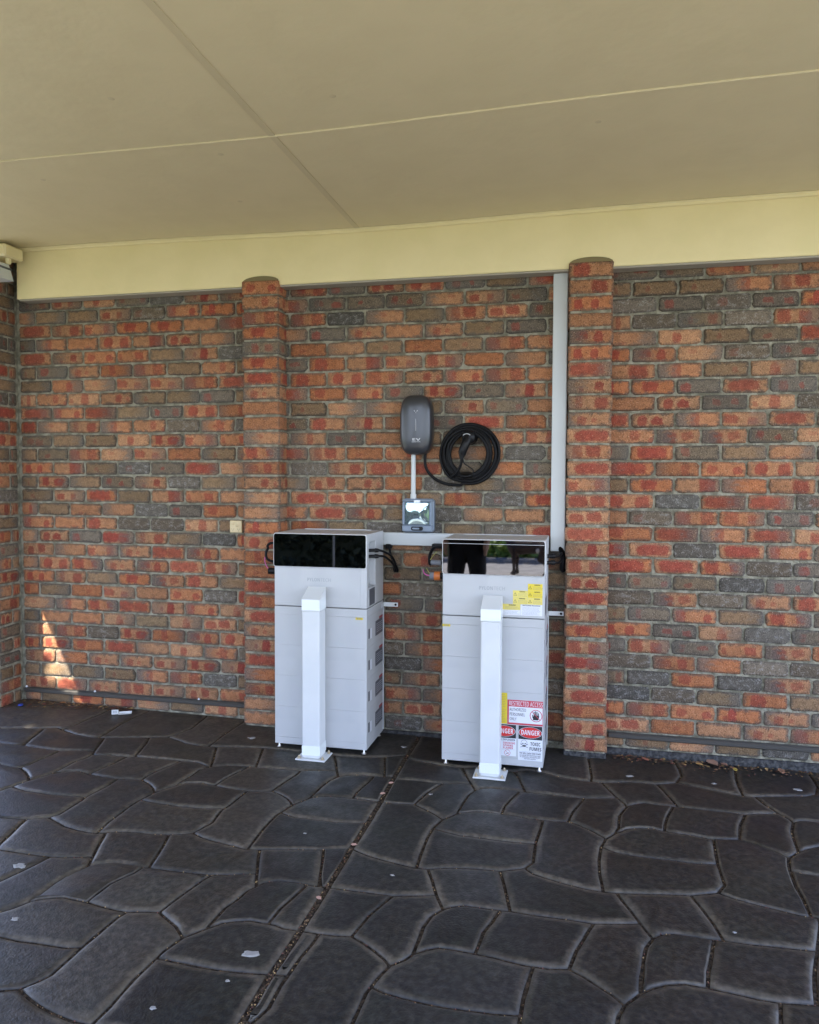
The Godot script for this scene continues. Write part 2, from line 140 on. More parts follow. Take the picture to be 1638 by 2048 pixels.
func tag(o: Node, label: String, category: String, group := "") -> void:
	o.set_meta("label", label)
	o.set_meta("category", category)
	if group != "":
		o.set_meta("group", group)

func part(n: String, mesh: Mesh, mat: Material, parent: Node, at := Vector3.ZERO, rot := Vector3.ZERO) -> MeshInstance3D:
	var o := MeshInstance3D.new()
	o.mesh = mesh
	o.material_override = mat
	o.name = numbered(n) if parent == self else n
	o.position = at
	o.rotation = rot
	o.cast_shadow = GeometryInstance3D.SHADOW_CASTING_SETTING_ON
	parent.add_child(o, true)
	return o

func lin(r: float, g: float, b: float) -> Color:
	return Color(r, g, b).linear_to_srgb()

func rgb(r: int, g: int, b: int) -> Color:
	return Color(r / 255.0, g / 255.0, b / 255.0)

func noise_tex(freq: float, seed_: int, lo: Color, hi: Color, size := 512, oct := 5, lo_at := 0.25, hi_at := 0.75) -> NoiseTexture2D:
	var t := NoiseTexture2D.new()
	t.width = size
	t.height = size
	t.seamless = true
	t.generate_mipmaps = true
	var n := FastNoiseLite.new()
	n.noise_type = FastNoiseLite.TYPE_SIMPLEX_SMOOTH
	n.seed = seed_
	n.frequency = freq
	n.fractal_octaves = oct
	t.noise = n
	var g := Gradient.new()
	g.set_color(0, lo)
	g.set_color(1, hi)
	g.set_offset(0, lo_at)
	g.set_offset(1, hi_at)
	t.color_ramp = g
	return t

func noise_normal(freq: float, seed_: int, strength: float, size := 512, oct := 5) -> NoiseTexture2D:
	var t := NoiseTexture2D.new()
	t.width = size
	t.height = size
	t.seamless = true
	t.as_normal_map = true
	t.bump_strength = strength
	var n := FastNoiseLite.new()
	n.noise_type = FastNoiseLite.TYPE_SIMPLEX_SMOOTH
	n.seed = seed_
	n.frequency = freq
	n.fractal_octaves = oct
	t.noise = n
	return t

func mat(c: Color, rough := 0.6, metal := 0.0, spec := 0.5) -> StandardMaterial3D:
	var m := StandardMaterial3D.new()
	m.albedo_color = c
	m.roughness = rough
	m.metallic = metal
	m.metallic_specular = spec
	return m

func tri(m: StandardMaterial3D, scale: float) -> StandardMaterial3D:
	m.uv1_triplanar = true
	m.uv1_world_triplanar = true
	m.uv1_scale = Vector3(scale, scale, scale)
	return m

# box with chamfered edges, centred
func cbox(s: Vector3, b := 0.003) -> ArrayMesh:
	var st := SurfaceTool.new()
	st.begin(Mesh.PRIMITIVE_TRIANGLES)
	add_cbox(st, Vector3.ZERO, s, b)
	return st.commit()

func add_cbox(st: SurfaceTool, c: Vector3, s: Vector3, b := 0.003) -> void:
	var h := s * 0.5
	b = minf(b, minf(h.x, minf(h.y, h.z)) * 0.9)
	var ax := [Vector3(1, 0, 0), Vector3(0, 1, 0), Vector3(0, 0, 1)]
	st.set_smooth_group(-1)
	for i in 3:
		var u: Vector3 = ax[(i + 1) % 3]
		var v: Vector3 = ax[(i + 2) % 3]
		var n: Vector3 = ax[i]
		var hu := h.dot(u) - b
		var hv := h.dot(v) - b
		var hn := h.dot(n)
		for sg in [-1.0, 1.0]:
			quad(st, c + n * hn * sg - u * hu - v * hv, c + n * hn * sg + u * hu - v * hv, c + n * hn * sg + u * hu + v * hv, c + n * hn * sg - u * hu + v * hv, n * sg)
		# edges along n
		for su in [-1.0, 1.0]:
			for sv in [-1.0, 1.0]:
				var p1: Vector3 = c + u * (h.dot(u)) * su + v * hv * sv
				var p2: Vector3 = c + u * hu * su + v * (h.dot(v)) * sv
				var e := n * (hn - b)
				quad(st, p1 - e, p1 + e, p2 + e, p2 - e, (u * su + v * sv).normalized())
	for sx in [-1.0, 1.0]:
		for sy in [-1.0, 1.0]:
			for sz in [-1.0, 1.0]:
				var s3 := Vector3(sx, sy, sz)
				var q := c + Vector3((h.x - b) * sx, (h.y - b) * sy, (h.z - b) * sz)
				tri3(st, q + Vector3(b * sx, 0, 0), q + Vector3(0, b * sy, 0), q + Vector3(0, 0, b * sz), s3.normalized())

func tri3(st: SurfaceTool, a: Vector3, b: Vector3, c: Vector3, n: Vector3) -> void:
	var f := (b - a).cross(c - a)
	if f.dot(n) > 0.0:
		var t := b
		b = c
		c = t
	for q in [a, b, c]:
		st.set_normal(n)
		st.set_uv(Vector2(q.x + q.z, q.y))
		st.add_vertex(q)

func quad(st: SurfaceTool, a: Vector3, b: Vector3, c: Vector3, d: Vector3, n: Vector3) -> void:
	tri3(st, a, b, c, n)
	tri3(st, a, c, d, n)

# smooth tube along points
func tube(pts: Array, r: float, sides := 10, r_end := -1.0) -> ArrayMesh:
	var st := SurfaceTool.new()
	st.begin(Mesh.PRIMITIVE_TRIANGLES)
	add_tube(st, pts, r, sides, r_end)
	return st.commit()

func add_tube(st: SurfaceTool, pts: Array, r: float, sides := 10, r_end := -1.0) -> void:
	var rings := []
	var n := pts.size()
	if r_end < 0.0:
		r_end = r
	var up := Vector3.UP
	var prev_u := Vector3.ZERO
	for i in n:
		var t: Vector3 = (pts[mini(i + 1, n - 1)] - pts[maxi(i - 1, 0)]).normalized()
		var u: Vector3
		if i == 0:
			u = t.cross(Vector3.UP if absf(t.y) < 0.9 else Vector3.RIGHT).normalized()
		else:
			u = (prev_u - t * prev_u.dot(t)).normalized()
		prev_u = u
		var v := t.cross(u)
		var rr := lerpf(r, r_end, float(i) / maxf(1.0, n - 1))
		var ring := []
		for k in sides:
			var a := TAU * k / sides
			var dn := u * cos(a) + v * sin(a)
			ring.append([pts[i] + dn * rr, dn])
		rings.append(ring)
	for i in n - 1:
		for k in sides:
			var k2 := (k + 1) % sides
			squad(st, rings[i][k], rings[i][k2], rings[i + 1][k2], rings[i + 1][k])
	for e in [0, n - 1]:
		var nn: Vector3 = (pts[0] - pts[1]).normalized() if e == 0 else (pts[n - 1] - pts[n - 2]).normalized()
		for k in sides:
			tri3(st, pts[e], rings[e][k][0], rings[e][(k + 1) % sides][0], nn)

# quad of [position, normal] corners, smooth
func squad(st: SurfaceTool, a, b, c, d) -> void:
	for t in [[a, b, c], [a, c, d]]:
		var f: Vector3 = (t[1][0] - t[0][0]).cross(t[2][0] - t[0][0])
		var nn: Vector3 = t[0][1] + t[1][1] + t[2][1]
		var seq = [0, 1, 2] if f.dot(nn) < 0.0 else [0, 2, 1]
		for i in seq:
			st.set_normal(t[i][1])
			st.set_uv(Vector2(t[i][0].x + t[i][0].z, t[i][0].y))
			st.add_vertex(t[i][0])

func spline(ctrl: Array, step := 0.02) -> Array:
	var c := Curve3D.new()
	var n := ctrl.size()
	for i in n:
		var t: Vector3 = (ctrl[mini(i + 1, n - 1)] - ctrl[maxi(i - 1, 0)]) / 6.0
		c.add_point(ctrl[i], -t, t)
	c.bake_interval = step
	return Array(c.get_baked_points())

# lathe about y: profile of Vector2(radius, y)
func lathe(prof: Array, sides := 16) -> ArrayMesh:
	var st := SurfaceTool.new()
	st.begin(Mesh.PRIMITIVE_TRIANGLES)
	var rings := []
	for i in prof.size():
		var a: Vector2 = prof[maxi(i - 1, 0)]
		var b: Vector2 = prof[mini(i + 1, prof.size() - 1)]
		var d := (b - a).normalized()
		var ring := []
		for k in sides:
			var t := TAU * k / sides
			var p: Vector2 = prof[i]
			ring.append([Vector3(p.x * cos(t), p.y, p.x * sin(t)), Vector3(d.y * cos(t), -d.x, d.y * sin(t)).normalized()])
		rings.append(ring)
	for i in prof.size() - 1:
		for k in sides:
			squad(st, rings[i][k], rings[i][(k + 1) % sides], rings[i + 1][(k + 1) % sides], rings[i + 1][k])
	return st.commit()

func text(n: String, s: String, height: float, where: Vector3, m: Material, parent: Node, bold := false, width := 0.0, rot := Vector3.ZERO) -> MeshInstance3D:
	var t := TextMesh.new()
	var f := SystemFont.new()
	f.font_names = PackedStringArray(["Droid Sans"])
	if bold:
		f.font_weight = 700
	t.font = f
	t.text = s
	t.font_size = 64
	t.pixel_size = height / 46.0
	t.depth = 0.0006
	t.curve_step = 4.0
	var o := part(n, t, m, parent, where, rot)
	if width > 0.0:
		var w := t.get_aabb().size.x
		if w > 0.0:
			o.scale.x = width / w
	return o

# ------------------------------------------------------------------ bricks
const CW := 128
const CH := 48
const COLS := 8
const PER := 22
const KINDS := "osdrngm"
var brick_meshes := {}
var wear_noise := FastNoiseLite.new()

func soft(a: float, b: float, x: float) -> float:
	return smoothstep(a, b, x)

func make_brick_material() -> void:
	var rows := int(ceil(KINDS.length() * PER / float(COLS)))
	var w := CW * COLS
	var h := CH * rows
	var buf := PackedByteArray()
	buf.resize(w * h * 3)
	var hb := PackedByteArray()
	hb.resize(w * h)
	var n1 := FastNoiseLite.new()
	n1.seed = 5
	n1.frequency = 0.035
	n1.fractal_octaves = 4
	var n2 := FastNoiseLite.new()
	n2.seed = 9
	n2.frequency = 0.19
	n2.fractal_octaves = 2
	var r := RandomNumberGenerator.new()
	r.seed = 77
	var tan_c := Vector3(0.350, 0.190, 0.098)
	var orange := Vector3(0.330, 0.122, 0.050)
	var red := Vector3(0.250, 0.044, 0.030)
	var brown := Vector3(0.190, 0.128, 0.070)
	var grey := Vector3(0.112, 0.102, 0.085)
	var dark := Vector3(0.062, 0.055, 0.045)
	for cell in KINDS.length() * PER:
		var kind := KINDS[cell / PER]
		var cx := (cell % COLS) * CW
		var cy := (cell / COLS) * CH
		var warm := r.randf()
		var base := tan_c.lerp(orange, warm)
		var patches := []    # centre u, centre v, half width, half height, strength
		match kind:
			"o":
				if r.randf() < 0.4:
					patches.append([r.randf_range(0.3, 0.7), r.randf_range(0.3, 0.9), 0.10, 0.16, 0.35])
			"s":
				patches.append([r.randf_range(0.28, 0.72), r.randf_range(0.4, 0.7), r.randf_range(0.09, 0.2), r.randf_range(0.3, 0.6), r.randf_range(0.6, 0.95)])
				if r.randf() < 0.45:
					patches.append([r.randf_range(0.05, 0.95), r.randf_range(0.5, 0.8), 0.06, 0.2, 0.6])
			"d":
				patches.append([r.randf_range(0.14, 0.32), r.randf_range(0.42, 0.65), r.randf_range(0.09, 0.18), r.randf_range(0.28, 0.55), r.randf_range(0.6, 0.95)])
				patches.append([r.randf_range(0.6, 0.84), r.randf_range(0.42, 0.65), r.randf_range(0.09, 0.19), r.randf_range(0.28, 0.55), r.randf_range(0.6, 0.95)])
			"r":
				patches.append([r.randf_range(0.25, 0.4), 0.5, r.randf_range(0.22, 0.3), 0.44, 0.95])
				patches.append([r.randf_range(0.6, 0.75), 0.5, r.randf_range(0.18, 0.26), 0.42, 0.9])
			"n":
				base = brown.lerp(tan_c, r.randf() * 0.45)
				if r.randf() < 0.3:
					patches.append([r.randf_range(0.2, 0.8), 0.55, 0.07, 0.2, 0.4])
			"g":
				base = grey.lerp(brown, r.randf() * 0.55) * r.randf_range(0.8, 1.25)
				if r.randf() < 0.4:
					patches.append([r.randf_range(0.2, 0.8), 0.5, 0.12, 0.3, 0.30])
			"m":
				base = grey.lerp(brown, r.randf_range(0.2, 0.8))
				patches.append([r.randf_range(0.2, 0.4), r.randf_range(0.45, 0.65), r.randf_range(0.06, 0.15), r.randf_range(0.16, 0.4), r.randf_range(0.4, 0.85)])
				if r.randf() < 0.7:
					patches.append([r.randf_range(0.6, 0.85), r.randf_range(0.45, 0.65), r.randf_range(0.05, 0.14), r.randf_range(0.14, 0.38), r.randf_range(0.35, 0.8)])
		var rim_amt := 0.75 if kind == "m" or kind == "n" else (0.5 if kind == "g" else r.randf_range(0.35, 0.8))
		var rim_col := dark.lerp(grey, r.randf())
		var tone := r.randf_range(0.0, 0.25)
		var ash_side := r.randf_range(-1.0, 1.0)
		var ash := 0.0 if r.randf() < 0.5 or kind == "g" else r.randf_range(0.45, 0.85)
		var level := r.randf_range(0.78, 1.14)
		for y in CH:
			var v := (y + 0.5) / CH
			for x in CW:
				var u := (x + 0.5) / CW
				var px := cx + x
				var py := cy + y
				var a := n1.get_noise_2d(px, py * 1.3)
				var f := n2.get_noise_2d(px, py)
				var c := base * (1.0 + 0.30 * a + 0.32 * f)
				for p in patches:
					var du: float = absf(u - p[0] + 0.015 * f + 0.04 * a) / p[2]
					var dv: float = absf(v - p[1] + 0.14 * a) / p[3]
					var d := pow(pow(du, 3.5) + pow(dv, 3.5), 1.0 / 3.5)
					var k: float = p[4] * (1.0 - soft(0.78, 1.10, d + 0.12 * f))
					# pale halo round the red
					var halo: float = 0.10 * soft(0.8, 1.1, d) * (1.0 - soft(1.1, 1.6, d))
					c = c * (1.0 + halo)
					c = c.lerp(red.lerp(base, tone) * (1.0 + 0.30 * a + 0.22 * f), k)
				# burnt or sooty ends and rims, broken up by grain
				var e := minf(minf(u * 2.6, (1.0 - u) * 2.6), minf(v, 1.0 - v)) + 0.14 * a + 0.05 * f
				c = c.lerp(rim_col, rim_amt * (1.0 - soft(0.03, 0.24, e)))
				if ash > 0.0:
					var s := soft(0.0, 0.42, (u - 0.5) * signf(ash_side) - 0.12 + 0.2 * absf(ash_side) + 0.3 * a)
					c = c.lerp(grey * (1.0 + 0.4 * f), ash * s)
				if kind == "g":
					c = c.lerp(Vector3(0.27, 0.26, 0.24), 0.55 * soft(0.15, 0.6, a + 0.5 * f))
				c *= level
				if f < -0.52:
					c = c * 0.55
				elif f > 0.60:
					c = c.lerp(Vector3(0.5, 0.42, 0.33), 0.45)
				c = c.clamp(Vector3(0.012, 0.012, 0.012), Vector3(0.8, 0.8, 0.8))
				var col := Color(c.x, c.y, c.z).linear_to_srgb()
				var i := (py * w + px)
				buf[i * 3] = col.r8
				buf[i * 3 + 1] = col.g8
				buf[i * 3 + 2] = col.b8
				hb[i] = int(clampf(128.0 + 55.0 * a + 60.0 * f, 0.0, 255.0))
	var img := Image.create_from_data(w, h, false, Image.FORMAT_RGB8, buf)
	var him := Image.create_from_data(w, h, false, Image.FORMAT_L8, hb)
	him.convert(Image.FORMAT_RGBA8)
	him.bump_map_to_normal_map(2.2)
	var m := StandardMaterial3D.new()
	m.albedo_texture = ImageTexture.create_from_image(img)
	m.normal_enabled = true
	m.normal_texture = ImageTexture.create_from_image(him)
	m.normal_scale = 1.5
	m.roughness = 0.88
	m.metallic_specular = 0.35
	M.brick = m

func brick_mesh(cell: int, soft_corner: bool, depth: float) -> ArrayMesh:
	var key := "%d %s %f" % [cell, soft_corner, depth]
	if brick_meshes.has(key):
		return brick_meshes[key]
	var r := RandomNumberGenerator.new()
	r.seed = 1000 + cell
	var rows := int(ceil(KINDS.length() * PER / float(COLS)))
	var u0 := float(cell % COLS) / COLS
	var v0 := float(cell / COLS) / rows
	var hw := (PITCH - 0.0095) * 0.5
	var hh := (ROW - 0.0100) * 0.5
	var outline := []
	var corner := [Vector2(1, 1), Vector2(-1, 1), Vector2(-1, -1), Vector2(1, -1)]
	for k in 4:
		var cr := r.randf_range(0.009, 0.022) if soft_corner else r.randf_range(0.005, 0.010)
		var ctr := Vector2(corner[k].x * (hw - cr), corner[k].y * (hh - cr))
		for j in 4:
			var a := PI * 0.5 * k + PI * 0.5 * j / 3.0
			outline.append(ctr + Vector2(cos(a), sin(a)) * cr * r.randf_range(0.80, 1.14))
		# a slightly wavy edge point
		var nx: Vector2 = corner[(k + 1) % 4]
		var mid: Vector2 = (Vector2(corner[k].x * hw, corner[k].y * hh) + Vector2(nx.x * hw, nx.y * hh)) * 0.5
		outline.append(mid * (1.0 + r.randf_range(-0.040, 0.020)))
	var n := outline.size()
	var bev := r.randf_range(0.004, 0.0075)
	var rings := []
	for rg in [[1.0, -depth, 0.0], [1.0, -bev, 0.0], [0.0, -bev * 0.3, bev * 0.55], [0.0, 0.0, bev * 1.5]]:
		var ring := []
		for k in n:
			var p: Vector2 = outline[k]
			var q := p - Vector2(signf(p.x) * minf(rg[2], absf(p.x)), signf(p.y) * minf(rg[2], absf(p.y)))
			ring.append(Vector3(q.x, q.y, rg[1] + (r.randf_range(-0.0008, 0.0008) if rg[2] > 0.0 else 0.0)))
		rings.append(ring)
	var st := SurfaceTool.new()
	st.begin(Mesh.PRIMITIVE_TRIANGLES)
	st.set_smooth_group(0)
	var uvof := func(p: Vector3) -> Vector2:
		var xx := p.x
		if absf(p.x) > hw * 0.9 and p.z < -bev:
			xx = p.x + p.z * signf(p.x)
		var uu := clampf((xx + hw) / (2.0 * hw), 0.02, 0.98)
		var vv := clampf((hh - p.y) / (2.0 * hh), 0.04, 0.96)
		return Vector2(u0 + uu / COLS, v0 + vv / rows)
	for g in 3:
		for k in n:
			var k2 := (k + 1) % n
			for q in [rings[g][k], rings[g + 1][k], rings[g + 1][k2], rings[g][k], rings[g + 1][k2], rings[g][k2]]:
				st.set_uv(uvof.call(q))
				st.add_vertex(q)
	var centre := Vector3(0, 0, r.randf_range(-0.001, 0.0015))
	for k in n:
		for q in [rings[3][(k + 1) % n], rings[3][k], centre]:
			st.set_uv(uvof.call(q))
			st.add_vertex(q)
	st.generate_normals()
	st.generate_tangents()
	var mesh := st.commit()
	brick_meshes[key] = mesh
	return mesh

func brick(kind: String, x0: float, x1: float, row: int, parent: Node, soft_corner := true, depth := 0.016, z := 0.0, turn := 0.0) -> void:
	if kind == ".":
		kind = "ossddnngmr"[rng.randi() % 10]
	var cell := KINDS.find(kind) * PER + rng.randi() % PER
	var o := MeshInstance3D.new()
	o.mesh = brick_mesh(cell, soft_corner, depth)
	o.material_override = M.brick
	o.name = "brick"
	parent.add_child(o, true)
	var w := x1 - x0
	var dy := rng.randf_range(-0.0018, 0.0018)
	var y := (30.5 - row) * ROW + dy
	if turn == 0.0:
		o.position = Vector3((x0 + x1) * 0.5, y, z + rng.randf_range(-0.002, 0.0015))
	else:
		o.position = Vector3(z + rng.randf_range(-0.002, 0.0015), y, (x0 + x1) * 0.5)
	if depth > 0.1:
		o.position += Vector3(rng.randf_range(-0.003, 0.003), 0, rng.randf_range(-0.004, 0.003))
	o.rotation = Vector3(rng.randf_range(-0.008, 0.008), turn + rng.randf_range(-0.006, 0.006), rng.randf_range(-0.008, 0.008))
	o.scale = Vector3((w - 0.0095) / (PITCH - 0.0095), rng.randf_range(0.97, 1.02), 1.0)

func bay(label: String, rows: Array, x_start: float, x_end: float, first_odd: float, first_even: float, half_first: bool) -> Node3D:
	var t := thing("brick_wall", label, "wall", Vector3.ZERO, "bays of the carport's back wall")
	for i in rows.size():
		var row := i + 1
		var s: String = rows[i]
		var x := x_start
		var nx := first_odd if row % 2 == 1 else first_even
		var k := 0
		while x < x_end - 0.03:
			var kind := s[k] if k < s.length() else "."
			brick(kind, x, minf(nx, x_end), row, t)
			x = nx
			nx += PITCH + rng.randf_range(-0.003, 0.003)
			k += 1
	return t

# ------------------------------------------------------------------ materials
func make_materials() -> void:
	make_brick_material()
	var m := tri(mat(Color.WHITE, 0.95, 0.0, 0.25), 2.2)
	m.albedo_texture = noise_tex(0.012, 31, lin(0.175, 0.163, 0.118), lin(0.34, 0.318, 0.235))
	m.normal_enabled = true
	m.normal_texture = noise_normal(0.05, 32, 9.0)
	M.mortar = m
	m = tri(mat(Color.WHITE, 0.55, 0.0, 0.4), 1.1)
	m.albedo_texture = noise_tex(0.006, 41, lin(0.655, 0.57, 0.355), lin(0.675, 0.59, 0.37), 512, 3)
	m.normal_enabled = true
	m.normal_texture = noise_normal(0.02, 42, 0.6)
	M.ceiling = m
	m = tri(mat(Color.WHITE, 0.5, 0.0, 0.45), 0.9)
	m.albedo_texture = noise_tex(0.007, 43, lin(0.79, 0.68, 0.365), lin(0.82, 0.705, 0.39), 512, 4)
	m.normal_enabled = true
	m.normal_texture = noise_normal(0.015, 44, 0.7)
	M.beam = m
	M.cream = mat(lin(0.76, 0.66, 0.38), 0.5)
	M.strip_paint = mat(lin(0.58, 0.50, 0.31), 0.55)
	M.under = mat(lin(0.36, 0.33, 0.26), 0.7)
	# stamped concrete
	m = tri(mat(Color.WHITE, 0.5, 0.0, 0.38), 1.3)
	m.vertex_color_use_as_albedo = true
	m.albedo_texture = noise_tex(0.022, 51, lin(0.42, 0.42, 0.425), lin(1.0, 1.0, 1.0), 1024, 9, 0.22, 0.85)
	m.roughness_texture = noise_tex(0.008, 53, Color(0.72, 0.72, 0.72), Color(1, 1, 1), 512, 4)
	m.roughness_texture_channel = BaseMaterial3D.TEXTURE_CHANNEL_RED
	m.roughness = 0.58
	m.normal_enabled = true
	m.normal_texture = noise_normal(0.06, 52, 1.3, 1024, 6)
	M.stone = m
	m = tri(mat(Color.WHITE, 0.95, 0.0, 0.2), 3.0)
	m.albedo_texture = noise_tex(0.03, 54, lin(0.03, 0.023, 0.016), lin(0.10, 0.075, 0.05))
	m.normal_enabled = true
	m.normal_texture = noise_normal(0.08, 55, 10.0)
	M.joint = m
	m = tri(mat(Color.WHITE, 0.9, 0.0, 0.3), 0.35)
	m.albedo_texture = noise_tex(0.02, 56, lin(0.26, 0.245, 0.215), lin(0.37, 0.35, 0.31), 512, 6)
	M.driveway = m
	m = tri(mat(Color.WHITE, 0.95, 0.0, 0.2), 0.2)
	m.albedo_texture = noise_tex(0.02, 57, lin(0.05, 0.07, 0.02), lin(0.10, 0.12, 0.035), 512, 6)
	M.lawn = m
	m = tri(mat(Color.WHITE, 0.85, 0.0, 0.3), 2.0)
	m.albedo_texture = noise_tex(0.02, 58, lin(0.10, 0.098, 0.095), lin(0.19, 0.185, 0.175))
	M.concrete = m
	m = tri(mat(Color.WHITE, 0.9, 0.0, 0.3), 3.0)
	m.albedo_texture = noise_tex(0.02, 59, lin(0.030, 0.030, 0.030), lin(0.085, 0.083, 0.080))
	m.normal_enabled = true
	m.normal_texture = noise_normal(0.04, 60, 6.0)
	M.footing = m
	# powder-coated cabinets
	m = tri(mat(Color.WHITE, 0.42, 0.0, 0.45), 3.0)
	m.albedo_texture = noise_tex(0.006, 61, lin(0.475, 0.485, 0.48), lin(0.50, 0.508, 0.50), 256, 2)
	m.normal_enabled = true
	m.normal_texture = noise_normal(0.12, 62, 0.35, 512, 2)
	M.cabinet = m
	M.cabinet_trim = mat(lin(0.56, 0.565, 0.56), 0.35)
	m = mat(lin(0.14, 0.14, 0.145), 0.02, 1.0, 0.5)
	M.glass_black = m
	m = tri(mat(Color.WHITE, 0.38, 0.0, 0.5), 3.0)
	m.albedo_texture = noise_tex(0.005, 63, lin(0.63, 0.65, 0.64), lin(0.66, 0.675, 0.66), 256, 3)
	M.white_steel = m
	M.reflective_tape = mat(lin(0.80, 0.84, 0.82), 0.25)
	M.zinc = mat(lin(0.62, 0.60, 0.55), 0.35, 0.9)
	M.bolt = mat(lin(0.55, 0.47, 0.33), 0.35, 0.9)
	M.white_pvc = mat(lin(0.52, 0.545, 0.53), 0.38)
	m = mat(lin(0.036, 0.038, 0.042), 0.33, 0.3, 0.5)
	m.clearcoat_enabled = true
	m.clearcoat = 0.3
	m.clearcoat_roughness = 0.22
	M.charger = m
	M.black_rubber = mat(lin(0.0045, 0.0045, 0.005), 0.5, 0.0, 0.3)
	M.black_plastic = mat(lin(0.006, 0.006, 0.0065), 0.4, 0.0, 0.35)
	M.grey_box = mat(lin(0.185, 0.230, 0.285), 0.38)
	M.grey_box_dark = mat(lin(0.085, 0.115, 0.155), 0.35)
	m = mat(Color(0.66, 0.76, 0.78, 0.08), 0.02, 0.8, 0.8)
	m.transparency = BaseMaterial3D.TRANSPARENCY_ALPHA
	M.pane = m
	M.cap = mat(lin(0.20, 0.16, 0.075), 0.9)
	M.outlet = mat(lin(0.64, 0.52, 0.29), 0.4)
	M.ink = mat(lin(0.02, 0.02, 0.022), 0.6)
	M.ink_soft = mat(lin(0.16, 0.17, 0.19), 0.6)
	M.paper = mat(lin(0.72, 0.74, 0.77), 0.4)
	M.sign_red = mat(lin(0.52, 0.055, 0.075), 0.4)
	M.danger_red = mat(lin(0.62, 0.03, 0.03), 0.4)
	M.yellow = mat(lin(0.72, 0.56, 0.035), 0.4)
	M.pale_yellow = mat(lin(0.72, 0.60, 0.14), 0.4)
	M.label_grey = mat(lin(0.085, 0.09, 0.10), 0.5)
	M.label_red = mat(lin(0.30, 0.035, 0.045), 0.5)
	M.logo = mat(lin(0.33, 0.345, 0.355), 0.4)
	M.logo_white = mat(lin(0.50, 0.50, 0.50), 0.4)
	M.orange = mat(lin(0.55, 0.15, 0.03), 0.45)
	M.pink = mat(lin(0.62, 0.10, 0.35), 0.45)
	M.yellow_green = mat(lin(0.45, 0.46, 0.08), 0.45)
	M.flashing = mat(lin(0.060, 0.055, 0.047), 0.5, 0.0, 0.4)
	M.dropping = mat(lin(0.28, 0.27, 0.245), 0.9)
	m = mat(Color.WHITE, 0.85)
	m.vertex_color_use_as_albedo = true
	M.leaf = m
	m = mat(lin(0.045, 0.075, 0.022), 0.6)
	m.backlight_enabled = true
	m.backlight = lin(0.03, 0.05, 0.01)
	M.foliage = m
	M.hedge = mat(lin(0.020, 0.030, 0.012), 0.7)
	m = mat(lin(0.17, 0.26, 0.045), 0.6)
	m.backlight_enabled = true
	m.backlight = lin(0.06, 0.09, 0.02)
	M.grass = m
	M.bark = mat(lin(0.11, 0.085, 0.06), 0.95)
	M.steel_post = mat(lin(0.30, 0.31, 0.32), 0.45)

# ------------------------------------------------------------------ paving
func round_poly(src: PackedVector2Array) -> PackedVector2Array:
	var a := PackedVector2Array()
	for p in src:
		if a.is_empty() or a[a.size() - 1].distance_to(p) > 0.018:
			a.append(p)
	while a.size() > 3 and a[0].distance_to(a[a.size() - 1]) < 0.018:
		a.remove_at(a.size() - 1)
	var n := 0
	# split long edges, a hair uneven
	var b := PackedVector2Array()
	n = a.size()
	for i in n:
		var p := a[i]
		var q := a[(i + 1) % n]
		var l := p.distance_to(q)
		var k := maxi(1, int(l / 0.05))
		for j in k:
			var w := p.lerp(q, float(j) / k)
			if j > 0:
				w += (q - p).orthogonal().normalized() * rng.randf_range(-0.0016, 0.0016)
			b.append(w)
	return b

func inset(poly: PackedVector2Array, d: float) -> PackedVector2Array:
	# counter-clockwise in (x, z): the inside lies to the left of travel
	var out := PackedVector2Array()
	var n := poly.size()
	for i in n:
		var t1 := (poly[i] - poly[(i + n - 1) % n]).normalized()
		var t2 := (poly[(i + 1) % n] - poly[i]).normalized()
		var n1 := Vector2(-t1.y, t1.x)
		var n2 := Vector2(-t2.y, t2.x)
		var m := (n1 + n2).normalized()
		out.append(poly[i] + m * d / maxf(0.45, m.dot(n1)))
	return out

